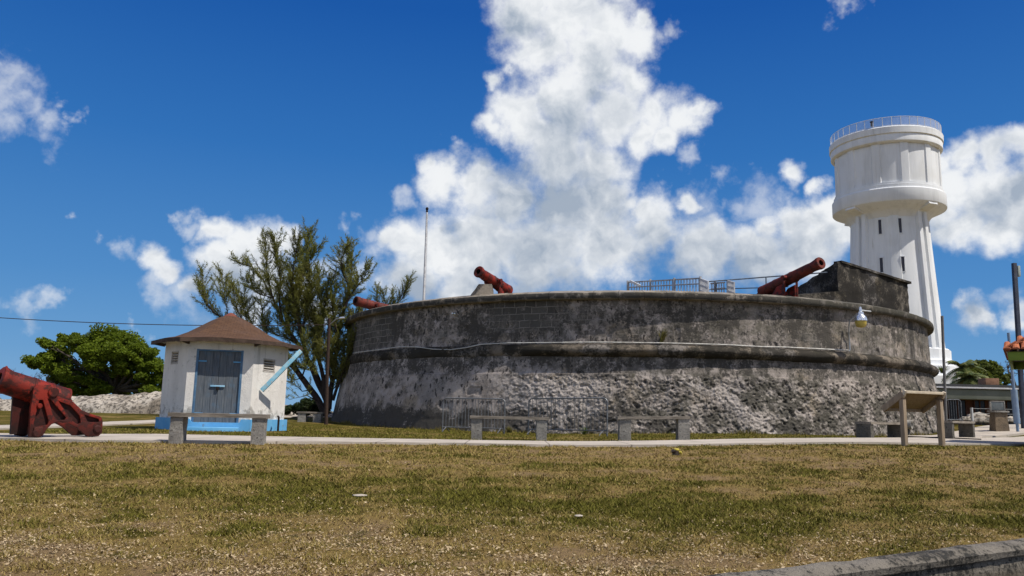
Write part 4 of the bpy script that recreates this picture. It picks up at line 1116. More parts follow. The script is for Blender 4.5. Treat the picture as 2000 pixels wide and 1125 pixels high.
# plank leaning out from the right wall of the hut
a = at(511, 763, 21.62); b2 = at(588, 685, 21.75)
tag(MB().beam(a, b2, .125, .04, up=(0, -1, .3)).subdiv(2).jitter(.006, 3).build('leaning_plank', paint('light_blue_board', (.22, .50, .66), (.35, .58, .68), 7, .7, dirt=(.45, .42, .36), dlo=.55, dhi=.66), bevel=.004, origin=a), 'light blue wooden plank slanting across the right wall of the hut up to the eave', 'plank')
# dark pipe at the corner of the blue foot
p = at(543, 838, 22.0); q = at(543, 816, 22.0)
tag(MB().tube([Vector((p.x, p.y, .0)), Vector((p.x, p.y, .38)), Vector((p.x - .05, p.y + .1, .40))], .03, 8).build('short_pipe', M_BORE, origin=Vector((p.x, p.y, 0))), 'short dark pipe against the blue foot at the right corner of the hut', 'pipe')

# ------------------------------------------------------------------ benches
def stone_simple(name, a_, b_, d_, sc=3.0, lo=.54):
    m, t, b = new_mat(name); co = t.coord()
    n1 = t.noise(co, sc, 7, .68); n2 = t.noise(co, sc * 7, 6, .7); n3 = t.noise(co, 80, 3, .7)
    c = t.mix(t.step(n1, .38, .64), a_, b_); c = t.mix(t.step(n2, lo, lo + .11, 0, .85), c, d_); c = t.mix(t.step(n3, .62, .74, 0, .5), c, d_)
    t.sock(b.inputs['Base Color'], c); t.sock(b.inputs['Normal'], t.bump(t.math('ADD', n2, t.math('MULTIPLY', n3, .5)), .9, .025)); b.inputs['Roughness'].default_value = .95
    return m
M_BST = stone_simple('bench_stone', (.33, .31, .28), (.22, .205, .185), (.07, .067, .06))
m, t, b = new_mat('grey_timber'); co = t.coord()
n1 = t.noise(t.mul(co, (1.2, 9, 9)), 3, 7, .65); n2 = t.noise(co, 3, 5, .6)
c = t.mix(t.step(n1, .36, .66), (.27, .235, .195), (.13, .112, .092)); c = t.mix(t.step(n2, .58, .72, 0, .6), c, (.32, .29, .25))
t.sock(b.inputs['Base Color'], c); t.sock(b.inputs['Normal'], t.bump(n1, .6, .01)); b.inputs['Roughness'].default_value = .9
M_TIM = m
M_BST_SHADE = stone_simple('shade_toned_bench_stone', (.13, .12, .105), (.075, .07, .06), (.03, .028, .025))  # darker copy of the bench stone, shade painted into the leg colour
def bench(pl, pr, YL, YR, topL, label, sw=.21, sd2=.30, over=.10, h=None, dark=False):
    a, b2 = at(pl, 840, YL), at(pr, 840, YR)
    a.z = g(a.x, a.y); b2.z = g(b2.x, b2.y)
    c_ = (a + b2) / 2; dx = b2 - a; Lb = math.hypot(dx.x, dx.y); yaw = math.atan2(dx.y, dx.x)
    h = h if h else at(*topL, (YL + YR) / 2).z - c_.z
    o = thing('bench', label, 'bench', (c_.x, c_.y, c_.z), yaw, group='stone and timber benches around the fort')
    tl = (b2.z - a.z)
    for s_ in (-1, 1):
        zz = s_ * tl / 2
        mb = MB().box((s_ * (Lb / 2 - sw / 2 - over), 0, (h - .07 + zz) / 2 - .06), (sw, sd2, h - .07 + zz + .12)).subdiv(4).jitter(.012, 7)
        mb.build('leg', M_BST_SHADE if dark else M_BST, o, bevel=0)
    mb = MB().box((0, 0, h - .035), (Lb, sd2 + .05, .065)); mb.subdiv(5); mb.jitter(.006, 3)
    pk = mb.build('seat', M_TIM, o)
    pk.rotation_euler = (0, -math.atan2(tl, Lb), 0)
    return o
bench(331, 523, 13.55, 13.75, (420, 807), 'stone legged bench with a long grey plank in front of the blue footed hut', sw=.205, over=.04)
bench(918, 1071, 18.9, 18.9, (990, 813), 'stone legged bench on the grass edge in front of the two steel barriers', sw=.24, over=.04)
bench(1206, 1347, 19.2, 19.2, (1270, 813), 'stone legged bench right of the steel barriers, behind the small yellow lawn light', sw=.27, over=.03)
bench(1686, 1752, 22.1, 23.5, (1720, 824), 'shade coloured stone legged bench close to the fort wall, left of the timber sign', sw=.20, sd2=.40, over=.0, dark=True)
bench(1845, 1890, 23.2, 24.8, (1868, 822), 'shade coloured stone legged bench just right of the timber sign', sw=.20, sd2=.40, over=.0, dark=True)
bench(579, 630, 33.5, 33.5, (600, 804), 'far stone legged bench by the dark bush between the hut and the fort', sw=.33, sd2=.35, over=.06)

# ------------------------------------------------------------------ steel crowd barriers
M_BAR = paint('barrier_steel', (0.19, 0.20, 0.215), (0.12, 0.125, 0.135), 9, .5, metal=.4)
def barrier(p0, p1, h, label, nb=20, grp='steel crowd barriers by the fort'):
    a, b2 = Vector(p0), Vector(p1); dx = b2 - a; Lb = math.hypot(dx.x, dx.y); yaw = math.atan2(dx.y, dx.x)
    o = thing('crowd_barrier', label, 'barrier', a, yaw, group=grp)
    rr = .13; lo = .16; tl = (b2.z - a.z)
    def Z(x): return tl * x / Lb
    fr_ = [(0, 0, 0), (0, 0, h - rr)] + [(rr - rr * math.cos(q), 0, h - rr + rr * math.sin(q)) for q in np.linspace(.3, PI / 2, 4)] + [(Lb - rr + rr * math.sin(q), 0, h - rr + rr * math.cos(q)) for q in np.linspace(0, PI / 2 - .3, 4)] + [(Lb, 0, h - rr), (Lb, 0, 0)]
    MB().tube([(x, y, z + Z(x)) for x, y, z in fr_], .021, 8).build('frame', M_BAR, o)
    MB().tube([(0, 0, lo), (Lb, 0, lo + tl)], .016, 8).build('bottom_rail', M_BAR, o)
    for i in range(1, nb + 1):
        x = Lb * i / (nb + 1); MB().tube([(x, 0, lo + Z(x)), (x, 0, h + Z(x))], .0095, 6).build('bar', M_BAR, o)
    for x in (.12, Lb - .12): MB().tube([(x, -.3, Z(x) + .01), (x, -.26, Z(x) + .05), (x, 0, lo + Z(x)), (x, .26, Z(x) + .05), (x, .3, Z(x) + .01)], .015, 6).build('foot', M_BAR, o)
    return o
def gp(px, Y, dz=0): p = at(px, 840, Y); return Vector((p.x, p.y, g(p.x, p.y) + dz))
barrier(gp(864, 25.6), gp(985, 25.0), 1.07, 'left steel crowd barrier, standing in shade against the foot of the fort', 18)
barrier(gp(1032, 24.7), gp(1186, 23.4), 1.10, 'right steel crowd barrier, standing in the sunlit part at the foot of the fort', 19)
barrier(gp(1851, 34, .05), gp(1880, 34, .05), 1.0, 'small far steel crowd barrier in front of the low brown building', 5)

# ------------------------------------------------------------------ timber sign (seen from behind)
m, t, b = new_mat('tan_timber'); co = t.coord()
n1 = t.noise(t.mul(co, (8, 8, 1)), 3, 6, .6); c = t.mix(t.step(n1, .35, .68), (.33, .255, .18), (.24, .18, .125))
t.sock(b.inputs['Base Color'], c); b.inputs['Roughness'].default_value = .75; M_TAN = m
M_CREAM = paint('cream_frame', (.62, .53, .40), (.52, .44, .33), 5, .6)
SL, SR = at(1767, 866, 16.0), at(1839.5, 862, 16.4)
SL.z = g(SL.x, SL.y); SR.z = g(SR.x, SR.y)
sg = thing('information_sign', 'slanted timber information sign on two posts, seen from behind at the right', 'sign', (SL + SR) / 2)
og = (SL + SR) / 2
sx = (SR - SL); sx.z = 0; Ls = sx.length; sx.normalize(); sy = Vector((-sx.y, sx.x, 0))   # sy points away from the camera
zt = at(1800, 770, 16.2).z
for s_, P in ((-1, SL), (1, SR)):
    P2 = Vector((P.x, P.y, 0))
    MB().box((P.x, P.y, (P.z - .2 + zt - .10) / 2), (.085, .10, zt - .10 - P.z + .2), Matrix.Rotation(math.atan2(sx.y, sx.x), 3, 'Z')).build('post', M_TAN, sg, bevel=.008, origin=og)
# side arms and panel slope down and away from us
ctrp = og.copy(); ctrp.z = zt
nearp, farp, drop = -.06, .46, .32
for s_ in (-1, 1):
    off = sx * s_ * (Ls / 2 + .03)
    MB().beam(ctrp + off + sy * nearp, ctrp + off + sy * farp - Vector((0, 0, drop)), .05, .13).build('side_arm', M_TAN, sg, bevel=.006, origin=og)
    MB().beam(ctrp + off + sy * (nearp - .045) + Vector((0, 0, .06)), ctrp + off + sy * (nearp + .02) - Vector((0, 0, .07)), .07, .045, up=sx).build('end_cap', M_CREAM, sg, bevel=.004, origin=og)
upn = Vector((0, 0, 1))
mb = MB(); mb.beam(ctrp + sy * nearp + upn * .035, ctrp + sy * farp - Vector((0, 0, drop)) + upn * .035, Ls - .0, .03); mb.build('panel', M_TAN, sg, bevel=.004, origin=og)
MB().beam(ctrp + sy * (nearp - .03) - sx * Ls / 2 + upn * .03, ctrp + sy * (nearp - .03) + sx * Ls / 2 + upn * .03, .045, .055).build('top_rail', M_CREAM, sg, bevel=.005, origin=og)
MB().beam(ctrp + sy * farp - sx * Ls / 2 - upn * drop, ctrp + sy * farp + sx * Ls / 2 - upn * drop, .05, .06).build('bottom_rail', M_TAN, sg, bevel=.005, origin=og)
MB().beam(ctrp + sy * .3 - sx * Ls / 2 - upn * .22, ctrp + sy * .3 + sx * Ls / 2 - upn * .22, .04, .05).build('cross_brace', M_TAN, sg, bevel=.005, origin=og) if False else None

# ------------------------------------------------------------------ small lawn light
p = at(1320, 878, 13.2); p.z = g(p.x, p.y) - .01
ll = thing('lawn_light', 'tiny dark lawn light with a bright yellow cap standing in the grass', 'lawn light', p)
M_YEL = paint('yellow_plastic', (.52, .42, .06), (.40, .32, .05), 9, .35, bump=.03)
M_DKB = paint('dark_brown_metal', (.045, .03, .02), (.03, .02, .015), 9, .5)
MB().lathe([(.055, 0), (.06, .01), (.05, .05), (.045, .085), (0, .085)], seg=16).build('base', M_DKB, ll)
MB().lathe([(0, .12), (.03, .118), (.045, .105), (.047, .09), (.03, .08), (0, .08)], origin=(.012, 0, .0), seg=16).build('cap', M_YEL, ll)
MB().lathe([(0, .04), (.028, .03), (.03, 0), (0, -.03)], origin=(.06, -.02, .05), axis=(1, -.4, .3), seg=12).build('lamp_head', M_YEL, ll)
MB().lathe([(.05, .0), (.052, .035), (.02, .04)], origin=(-.02, 0, .06), axis=(-.4, -.3, 1), seg=14).build('hood', M_DKB, ll)

# ------------------------------------------------------------------ low building at the right
BY = 58.0
x0 = at(1838, 780, BY).x; x1 = at(2100, 780, BY).x
bo = Vector(((x0 + x1) / 2, BY + 4, .45))
bd = thing('low_building', 'long low brown building with flat grey green roof edge beyond the fort', 'building', bo)
zr = at(1920, 756, BY).z; ze = at(1920, 780, BY).z
M_ROOFE = paint('grey_green_fascia', (.17, .185, .155), (.14, .155, .125), 1, .8, dirt=(.12, .14, .06))
M_BRN = stone_simple('brown_brick', (.10, .045, .032), (.075, .035, .026), (.05, .025, .02), 1.0)
M_DARKW = paint('dark_glass', (.012, .013, .016), None, 3, .2)
MB().box(((x0 + x1) / 2 + 2, BY + 5, (zr - .18 + ze) / 2), (x1 - x0 + 6, 9, zr - .18 - ze)).build('fascia', M_ROOFE, bd, bevel=.02, origin=bo)
MB().box(((x0 + x1) / 2 + 2, BY + 5, zr - .06), (x1 - x0 + 6.3, 9.3, .12)).build('roof_edge', M_WHITE, bd, bevel=.01, origin=bo)
MB().box(((x0 + x1) / 2 + 2, BY + 5.2, zr + .12), (x1 - x0 + 5.6, 8.4, .22)).build('roof', paint('dark_roof', (.05, .05, .05), None, 1, .95), bd, origin=bo)
MB().box(((x0 + x1) / 2 + 2, BY + 5.6, ze / 2), (x1 - x0 + 5, 7.4, ze)).build('wall', M_BRN, bd, smooth=False, origin=bo)
for pa_, pb_ in ((1852, 1886), (1902, 1924), (1965, 1990)):
    xa, xb = at(pa_, 800, BY + 1.9).x, at(pb_, 800, BY + 1.9).x
    wq = MB().box(((xa + xb) / 2, BY + 1.87, ze / 2 + .12), (xb - xa, .06, ze - .35)).build('window', M_DARKW, bd, smooth=False, origin=bo)
    fq = MB()
    for xx in (xa, (xa + xb) / 2, xb): fq.box((xx, BY + 1.82, ze / 2 + .12), (.07, .08, ze - .3))
    fq.build('frame', M_BRN, wq, smooth=False, origin=bo)
p = at(1950, 755, BY + 2)
tag(MB().box((p.x, p.y + 1.2, p.z + .35), (1.05, 1.0, .6)).build('roof_box', paint('tan_box', (.28, .15, .09), None, 4, .9), bevel=.03, origin=p), 'small reddish brown box on the roof of the low building', 'roof box')

# rocks, kerb stones
def rock(name, label, cat, c, size, mat, amp=.35, fr=1.1, sub=4, seed=0, group=None, cut=-.25):
    bm = bmesh.new(); bmesh.ops.create_icosphere(bm, subdivisions=sub, radius=1)
    for v in bm.verts:
        n = v.co.normalized(); p = n * fr + Vector((seed * 7.3, seed * 3.1, 0))
        d = 1 + amp * mn.fractal(p, 1.0, 2.0, 5) - amp * .6 * abs(mn.noise(p * 2.3)) + amp * .25 * mn.noise(p * 7)
        v.co = Vector((n.x * d * size[0], n.y * d * size[1], max(n.z * d * size[2], cut * size[2])))
    me = bpy.data.meshes.new(name); bm.to_mesh(me); bm.free()
    for q in me.polygons: q.use_smooth = True
    me.materials.append(mat); o = bpy.data.objects.new(name, me); COL.objects.link(o); o.location = c
    return tag(o, label, cat, group)
M_ROCK = stone_simple('limestone_rock', (.46, .41, .35), (.22, .185, .145), (.06, .052, .045), .8, .47)
# outcrop on the left: one rugged ridge sheet with real depth
def ridge(name, label, pts_, Y0, depth, seed, mat):
    """pts_: pixel outline of the crest; the ridge is a closed rugged mound"""
    nU, nW = 150, 34; V = []
    crest = [at(px, py, Y0 + depth / 2) for px, py in pts_]
    xs = [c.x for c in crest]; zs_ = [c.z for c in crest]
    for i in range(nU):
        x = xs[0] + (xs[-1] - xs[0]) * i / (nU - 1); zc = np.interp(x, xs, zs_)
        for j in range(nW):
            f = j / (nW - 1); y = Y0 + depth * f; base = g(x, y) - .15
            prf = max(0, math.sin(PI * min(1, max(0, f)))) ** .42
            e = sstep(i, 0, 8) * (1 - sstep(i, nU - 9, nU - 1))
            z = base + (zc - base) * prf * e
            p = Vector((x * .9, y * .9, z * 1.6 + seed))
            n = mn.fractal(p, .9, 2.0, 6); nn = -abs(mn.noise(p * 1.9))
            V.append((x + .12 * mn.noise(p * 2), y + .35 * n * prf - .3 * nn * prf, z + (.16 * n + .16 * nn + .05) * prf * e))
    idx = np.arange(nU * nW).reshape(nU, nW)
    Fc = np.stack([idx[:-1, :-1], idx[1:, :-1], idx[1:, 1:], idx[:-1, 1:]], -1).reshape(-1, 4)
    og_ = (crest[len(crest) // 2].x, Y0, 0)
    return tag(np_mesh(name, V, Fc, mat, smooth=True, origin=og_), label, 'rocks')
ridge('rock_outcrop', 'pale rugged limestone outcrop below the round green tree at the left', [(-60, 773), (0, 778), (60, 786), (110, 782), (150, 777), (200, 775), (250, 773), (280, 768), (310, 765), (345, 764), (400, 775), (470, 785)], 40.5, 3.6, 1.0, M_ROCK)
ridge('rock_outcrop', 'pale rocks under the dark bush between the hut and the fort', [(520, 795), (556, 792), (575, 797), (590, 803), (610, 806), (640, 805), (668, 808), (690, 812)], 44.5, 2.4, 9.0, M_ROCK)
for i, (px, py, s_, lb) in enumerate([(1892, 822, .42, 'leftmost pale boulder of the row before the low brown building'), (1915, 823, .62, 'widest grey boulder of the row before the low brown building'), (1974, 823, .36, 'boulder just right of the stone pedestal'), (1995, 824, .30, 'low pale boulder at the right end of the boulder row')]):
    p = at(px, py, 40.0)
    rock('boulder', lb, 'boulder', (p.x, p.y, p.z), (s_ * 1.3, s_, s_ * .62), M_ROCK, seed=i + 3, sub=3, group='boulders before the low building')
    
# pedestal with plaque board
p = at(1952, 839, 29.0); gz = p.z
pd_ = thing('stone_pedestal', 'brown stone pedestal carrying a grey plaque panel by the path at the right', 'pedestal', (p.x, p.y, gz))
zt_ = at(1952, 803, 29).z - gz
mb = MB(); bm = mb.bm
q = [[bm.verts.new((sx_ * w, sy_ * w * .8, z)) for sx_, sy_ in ((-1, -1), (1, -1), (1, 1), (-1, 1))] for w, z in ((.26, -.25), (.24, .1), (.21, zt_ - .05))]
for a, b2 in zip(q, q[1:]):
    for k in range(4): bm.faces.new((a[k], a[(k + 1) % 4], b2[(k + 1) % 4], b2[k]))
bm.faces.new(q[-1]); bm.faces.new(q[0][::-1]); mb.subdiv(5); mb.jitter(.02, 4)
mb.build('plinth', stone_simple('brown_stone', (.20, .15, .10), (.13, .10, .07), (.05, .04, .03), 3), pd_)
MB().box((0, 0, zt_ - .02), (.54, .46, .06)).build('ledge', M_BST, pd_, bevel=.01)
MB().box((-.02, .0, zt_ + .18), (.46, .05, .30)).build('plaque', paint('plaque_grey', (.10, .115, .12), (.14, .15, .15), 6, .4, dirt=(.3, .32, .32)), pd_, bevel=.005)
mb = MB()
for s_ in (-1, 1): mb.box((-.02 + s_ * .25, 0, zt_ + .18), (.04, .07, .36))
mb.box((-.02, 0, zt_ + .35), (.54, .07, .035)); mb.build('plaque_frame', M_BST, pd_, bevel=.004)

# white posts with a chain link fence
M_WIRE = paint('fence_wire', (.30, .31, .32), None, 5, .5)
og = at(1899, 822, 38.0); fz = og.z
cf = thing('wire_fence', 'wire fence with two white posts in front of the low brown building', 'fence', og)
fxs = [at(px, 822, 38.0) for px in (1899, 1988, 2060)]
for p in fxs: MB().tube([Vector((p.x, p.y, fz - .4)), Vector((p.x, p.y, fz + .62))], .06, 10).build('post', M_WHITE, cf, origin=og)
mb = MB()
for dz in (.1, .35, .58): mb.tube([Vector((fxs[0].x, 38, fz + dz)), Vector((fxs[-1].x, 38, fz + dz))], .01, 5)
mb.build('wire', M_WIRE, cf, origin=og)

# ------------------------------------------------------------------ poles
M_GPOLE = paint('grey_pole', (.16, .155, .15), (.12, .118, .115), 4, .6)
M_DPOLE = paint('dark_slate_pole', (.045, .055, .085), (.035, .04, .06), 4, .6)
M_BPOLE = paint('faded_blue_pole', (.16, .23, .34), (.20, .27, .36), 4, .6)
a, b2 = at(1838.5, 617, 30.0), at(1844, 770, 30.0)
o = MB().tube([(b2.x, 30, 0.2), (a.x + .03, 30, a.z)], .05, 10).build('steel_pole', M_GPOLE, origin=(b2.x, 30, 0)); tag(o, 'thin plain grey pole before the water tower at the right end of the fort', 'pole')
a = at(1980.5, 514, 30.0); bb = at(1987, 690, 30)
po = thing('floodlight_pole', 'tall dark square pole with a small pale box near its top, behind the tiled kiosk', 'pole', (bb.x, 30, .5))
MB().beam((bb.x + .03, 30, .5), a, .14, .14, up=(0, 1, 0)).build('pole', M_DPOLE, po, bevel=.01, origin=(bb.x, 30, .5))
c_ = at(1988.5, 530, 30); MB().box(c_, (.09, .16, .42)).build('box', paint('pale_box', (.42, .47, .42), None, 4, .6), po, bevel=.01, origin=(bb.x, 30, .5))
a, b2 = at(1969.5, 650, 26.5), at(1988, 843, 26.5)
po = thing('slanting_pole', 'thin leaning blue grey pole with a thicker lower sleeve beside the tiled kiosk', 'pole', b2)
MB().tube([b2, a], .045, 10).build('pole', M_BPOLE, po, origin=b2)
MB().tube([b2.lerp(a, .08), b2.lerp(a, .42)], .10, 12).build('sleeve', M_BPOLE, po, origin=b2)

# ------------------------------------------------------------------ tiled kiosk at the right edge
kx = at(1967, 700, 18.0).x; kz = at(1972, 698, 19.5).z
KR = -R(33); hw = 1.8
kl = at(1967, 700, 19.5); ko = Vector((kl.x + hw * math.cos(KR), 19.5 + hw * math.sin(KR), g(kl.x + 1.6, 19)))
ks = thing('kiosk', 'kiosk corner with orange tile roof, green fascia and dark post at the right edge', 'kiosk', ko, KR)
m, t, b = new_mat('orange_tiles'); co = t.coord(); s_ = t.sep(co)
n1 = t.noise(co, 6, 5, .6); n2 = t.noise(co, 30, 4, .6)
c = t.mix(t.step(n1, .35, .65), (.46, .15, .065), (.30, .09, .045)); c = t.mix(t.step(n2, .6, .75, 0, .6), c, (.13, .06, .04)); t.sock(b.inputs['Base Color'], c); M_TILE = m
# hipped roof made of overlapping courses of rounded tiles
hw = 1.8; rise = 1.05
mb = MB(); ap_ = (0, 0, kz - ko.z + rise - .04); hk = hw * .99
cs_ = [(-hk, -hk, kz - ko.z), (hk, -hk, kz - ko.z), (hk, hk, kz - ko.z), (-hk, hk, kz - ko.z)]
for i in range(4): mb.face([cs_[i], cs_[(i + 1) % 4], ap_])
mb.face(cs_[::-1]); mb.build('roof_deck', M_DKB, ks, smooth=False)
mb = MB()
nc = 7
for side in range(4):
    Rm = Matrix.Rotation(side * PI / 2, 3, 'Z')
    for i in range(nc):
        f0 = i / nc; f1 = (i + 1.25) / nc
        y0_ = -hw * 1.02 * (1 - f0); y1_ = -hw * 1.02 * (1 - f1); z0_ = rise * f0 + .05; z1_ = rise * f1 + .02
        wd = hw * 1.02 * (1 - f0 * .98); nt = max(1, int(2 * wd / .16))
        for j in range(nt):
            x = -wd + (j + .5) * 2 * wd / nt; lim = 1.0
            P = []
            for (yy, zz, rr) in ((y0_, z0_, .075), (min(y1_, -abs(x) * .9 if abs(x) > 0.05 else y1_) if abs(x) < wd else y1_, z1_, .06)):
                P.append([Rm @ Vector((x + rr * math.cos(q), yy, zz + .045 * math.sin(q) + kz - ko.z)) for q in np.linspace(0, PI, 6)])
            va = [mb.bm.verts.new(p) for p in P[0]]; vb = [mb.bm.verts.new(p) for p in P[1]]
            for k in range(5): mb.bm.faces.new((va[k], va[k + 1], vb[k + 1], vb[k]))
            mb.bm.faces.new(va)
mb.build('roof_tiles', M_TILE, ks, smooth=False)
M_GREEN = paint('green_fascia', (.17, .24, .035), (.14, .20, .03), 3, .7)
mb = MB()
for side in range(4):
    Rm = Matrix.Rotation(side * PI / 2, 3, 'Z'); mb.box(Rm @ Vector((0, -hw + .08, kz - ko.z - .10)), (2 * hw - .12, .06, .20), Rm)
mb.build('fascia', M_GREEN, ks, bevel=.004)
for sx_, sy_ in ((-1, -1), (1, -1), (1, 1), (-1, 1)):
    MB().box((sx_ * (hw - .42), sy_ * (hw - .42), (kz - ko.z) / 2 - .1), (.16, .16, kz - ko.z)).build('post', M_DKB, ks, bevel=.01)
MB().box((0, 0, .1), (2 * hw - .55, 2 * hw - .6, .36)).build('base', paint('dark_base', (.03, .03, .04), None, 4, .7), ks, bevel=.02)
MB().box((0, 0, rise + kz - ko.z - .05), (.5, .5, .5)).build('vent_box', M_DKB, ks, bevel=.02)

# utility pole with lamp arm, and the overhead wire
a, b2 = at(643.5, 622, 31.5), at(638, 812, 31.5)
up_ = thing('utility_pole', 'brown wooden pole with a short lamp arm standing before the feathery tree', 'utility pole', (b2.x, 31.5, g(b2.x, 31.5)))
og = Vector((b2.x, 31.5, g(b2.x, 31.5)))
MB().tube([(b2.x, 31.5, -.1), ((a.x + b2.x) / 2 - .02, 31.5, a.z / 2), (a.x, 31.5, a.z)], [.075, .068, .055], 12).build('pole', paint('brown_wood_pole', (.05, .03, .022), (.038, .024, .018), 5, .9, streak=.2), up_, origin=og)
q = [at(645, 634, 31.4), at(650, 629, 31.2), at(657, 623, 31.1), at(668, 621, 31.0)]
MB().tube(q, .025, 8).build('lamp_arm', M_GALV, up_, origin=og)
MB().lathe([(0, .12), (.045, .10), (.05, -.05), (.035, -.11), (0, -.12)], origin=at(668, 621, 31.0), axis=(1, -.3, .05), seg=12).build('lamp_head', M_ALU, up_, origin=og)
wa, wb = at(-250, 600, 31.5), at(643, 634, 31.5)
pts = []
for i in range(41):
    f = i / 40; p = wa.lerp(wb, f); p.z -= .62 * 4 * f * (1 - f) * .45; pts.append(p)
tag(MB().tube(pts, .016, 5).build('overhead_wire', M_DKB, origin=pts[20]), 'thin dark overhead wire crossing the sky at the left above the round tree', 'wire')

# ------------------------------------------------------------------ foliage
def leaf_mat(name, a_, b_, c_, trans=.3):
    m = bpy.data.materials.new(name); m.use_nodes = True; t = NT(m.node_tree); m.node_tree.nodes.clear()
    tint = t.attr('tint'); n1 = t.noise(t.coord(), .8, 4, .6)
    c = t.mix(tint, a_, b_); c = t.mix(t.step(n1, .45, .7), c, c_)
    d = t.n.new('ShaderNodeBsdfPrincipled'); t.sock(d.inputs['Base Color'], c); d.inputs['Roughness'].default_value = .65; d.inputs['Specular IOR Level'].default_value = .2
    tr = t.n.new('ShaderNodeBsdfTranslucent'); t.sock(tr.inputs['Color'], t.mix(.4, c, (.16, .2, .02)))
    mx_ = t.n.new('ShaderNodeMixShader'); mx_.inputs[0].default_value = trans
    t.l.new(d.outputs[0], mx_.inputs[1]); t.l.new(tr.outputs[0], mx_.inputs[2])
    o = t.n.new('ShaderNodeOutputMaterial'); t.l.new(mx_.outputs[0], o.inputs['Surface'])
    return m
def leaves_mesh(name, C, size, mat, parent, origin, aspect=.5, droop=None, fold=True):
    """C: (n,3) centres; one small rhombic leaf each with random orientation"""
    n = len(C); C = np.asarray(C)
    u = rng.normal(size=(n, 3)); u[:, 2] *= .6
    if droop is not None: u = u * .6 + np.asarray(droop)
    u /= np.linalg.norm(u, axis=1, keepdims=True)
    w = rng.normal(size=(n, 3)); v = np.cross(u, w); v /= np.linalg.norm(v, axis=1, keepdims=True)
    s = (size * (.6 + .8 * rng.random(n)))[:, None]
    V = np.stack([C - u * s * .5, C + v * s * aspect * .5, C + u * s * .5, C - v * s * aspect * .5], 1).reshape(-1, 3)
    Fc = np.arange(n * 4).reshape(-1, 4)
    return np_mesh(name, V, Fc, mat, {'tint': np.repeat(rng.random(n), 4)}, origin=origin, parent=parent)
def rnd_ball(n):
    v = rng.normal(size=(n, 3)); v /= np.linalg.norm(v, axis=1, keepdims=True); return v * (rng.random(n) ** (1 / 2.2))[:, None]
M_BARK = paint('bark', (.09, .075, .06), (.05, .042, .035), 6, .95, bump=.6, bscale=25, bdist=.03)
M_BARKD = paint('dark_bark', (.045, .032, .028), (.03, .022, .018), 6, .95, bump=.6)
def limb(mb, a, b, r0, r1, wob=.12, seg=7, n=6):
    a, b = Vector(a), Vector(b); pts_, rad = [], []
    L_ = (b - a).length; sd0 = random.random() * 50
    for i in range(n + 1):
        f = i / n; p = a.lerp(b, f) + Vector(mn.noise_vector(Vector((sd0, f * 2.5, 0)))) * wob * L_ * math.sin(PI * f)
        pts_.append(p); rad.append(r0 + (r1 - r0) * f)
    mb.tube(pts_, rad, seg); return pts_

def broad_tree(name, label, base, blobs, leaf_n, leaf_s, mat, trunk_r=.25, fork=None, cat='tree', group=None, aspect=.55, bark=None):
    """blobs: list of (centre Vector, radius xyz): each carries clumps of leaves with gaps"""
    o = thing(name, label, cat, base, group=group); base = Vector(base)
    mb = MB(); fork = fork or base + Vector((0, 0, .9))
    limb(mb, base - Vector((0, 0, .2)), fork, trunk_r, trunk_r * .75, .05)
    C = []
    for (c_, rad) in blobs:
        pts_ = limb(mb, fork, c_, trunk_r * .5, trunk_r * .12, .12)
        nsub = max(5, int(18 * rad[0] * rad[2]))
        for q in range(nsub):
            d = rnd_ball(1)[0]; p = Vector((c_.x + d[0] * rad[0], c_.y + d[1] * rad[1], c_.z + d[2] * rad[2]))
            if q % 2 == 0: limb(mb, pts_[3 + q % 3], p, trunk_r * .13, trunk_r * .04, .15, 5, 4)
            m_ = int(leaf_n * (.5 + random.random()))
            rr = (.22 + .40 * random.random()) * (min(rad) ** .5)
            cl = rnd_ball(m_) * np.array([rr * 1.25, rr * 1.25, rr * .8]) + np.array(p)
            C.append(cl)
    C = np.concatenate(C)
    # twig tufts poking out of the outline
    mb.build('trunk', bark or M_BARK, o, origin=base)
    leaves_mesh('crown', C, leaf_s, mat, o, tuple(base), aspect)
    return o

M_GT = leaf_mat('green_leaves', (.10, .145, .011), (.19, .25, .018), (.085, .12, .011), .45)
Yt = 50.0
bl = []
for px, py, r in [(110, 690, 26), (90, 712, 22), (130, 720, 26), (150, 672, 24), (175, 655, 0), (185, 668, 28), (215, 662, 28), (190, 700, 32), (160, 735, 24), (230, 690, 34), (255, 672, 26), (275, 690, 28), (290, 715, 28), (255, 720, 32), (215, 735, 28), (185, 755, 20), (300, 740, 26), (270, 750, 26), (235, 762, 22), (320, 725, 22), (335, 750, 24), (148, 760, 14), (140, 745, 18), (120, 745, 14), (155, 765, 16), (130, 730, 20), (110, 722, 18), (105, 740, 10), (168, 770, 14), (200, 772, 16), (75, 700, 16), (65, 712, 10), (120, 662, 12), (240, 652, 14), (95, 672, 12), (310, 765, 22), (350, 730, 20)]:
    if r == 0: continue
    c_ = at(px, py, Yt + random.uniform(-1.6, 1.6)); rr = r / 1550 * Yt
    bl.append((c_, (rr * 1.1, rr * 1.3, rr * .85)))
b0 = at(235, 775, Yt); b0.z = .1
broad_tree('round_tree', 'round bright green leafy tree beyond the pale rocks at the left', b0, bl, 300, .17, M_GT, .28, fork=at(225, 762, Yt))

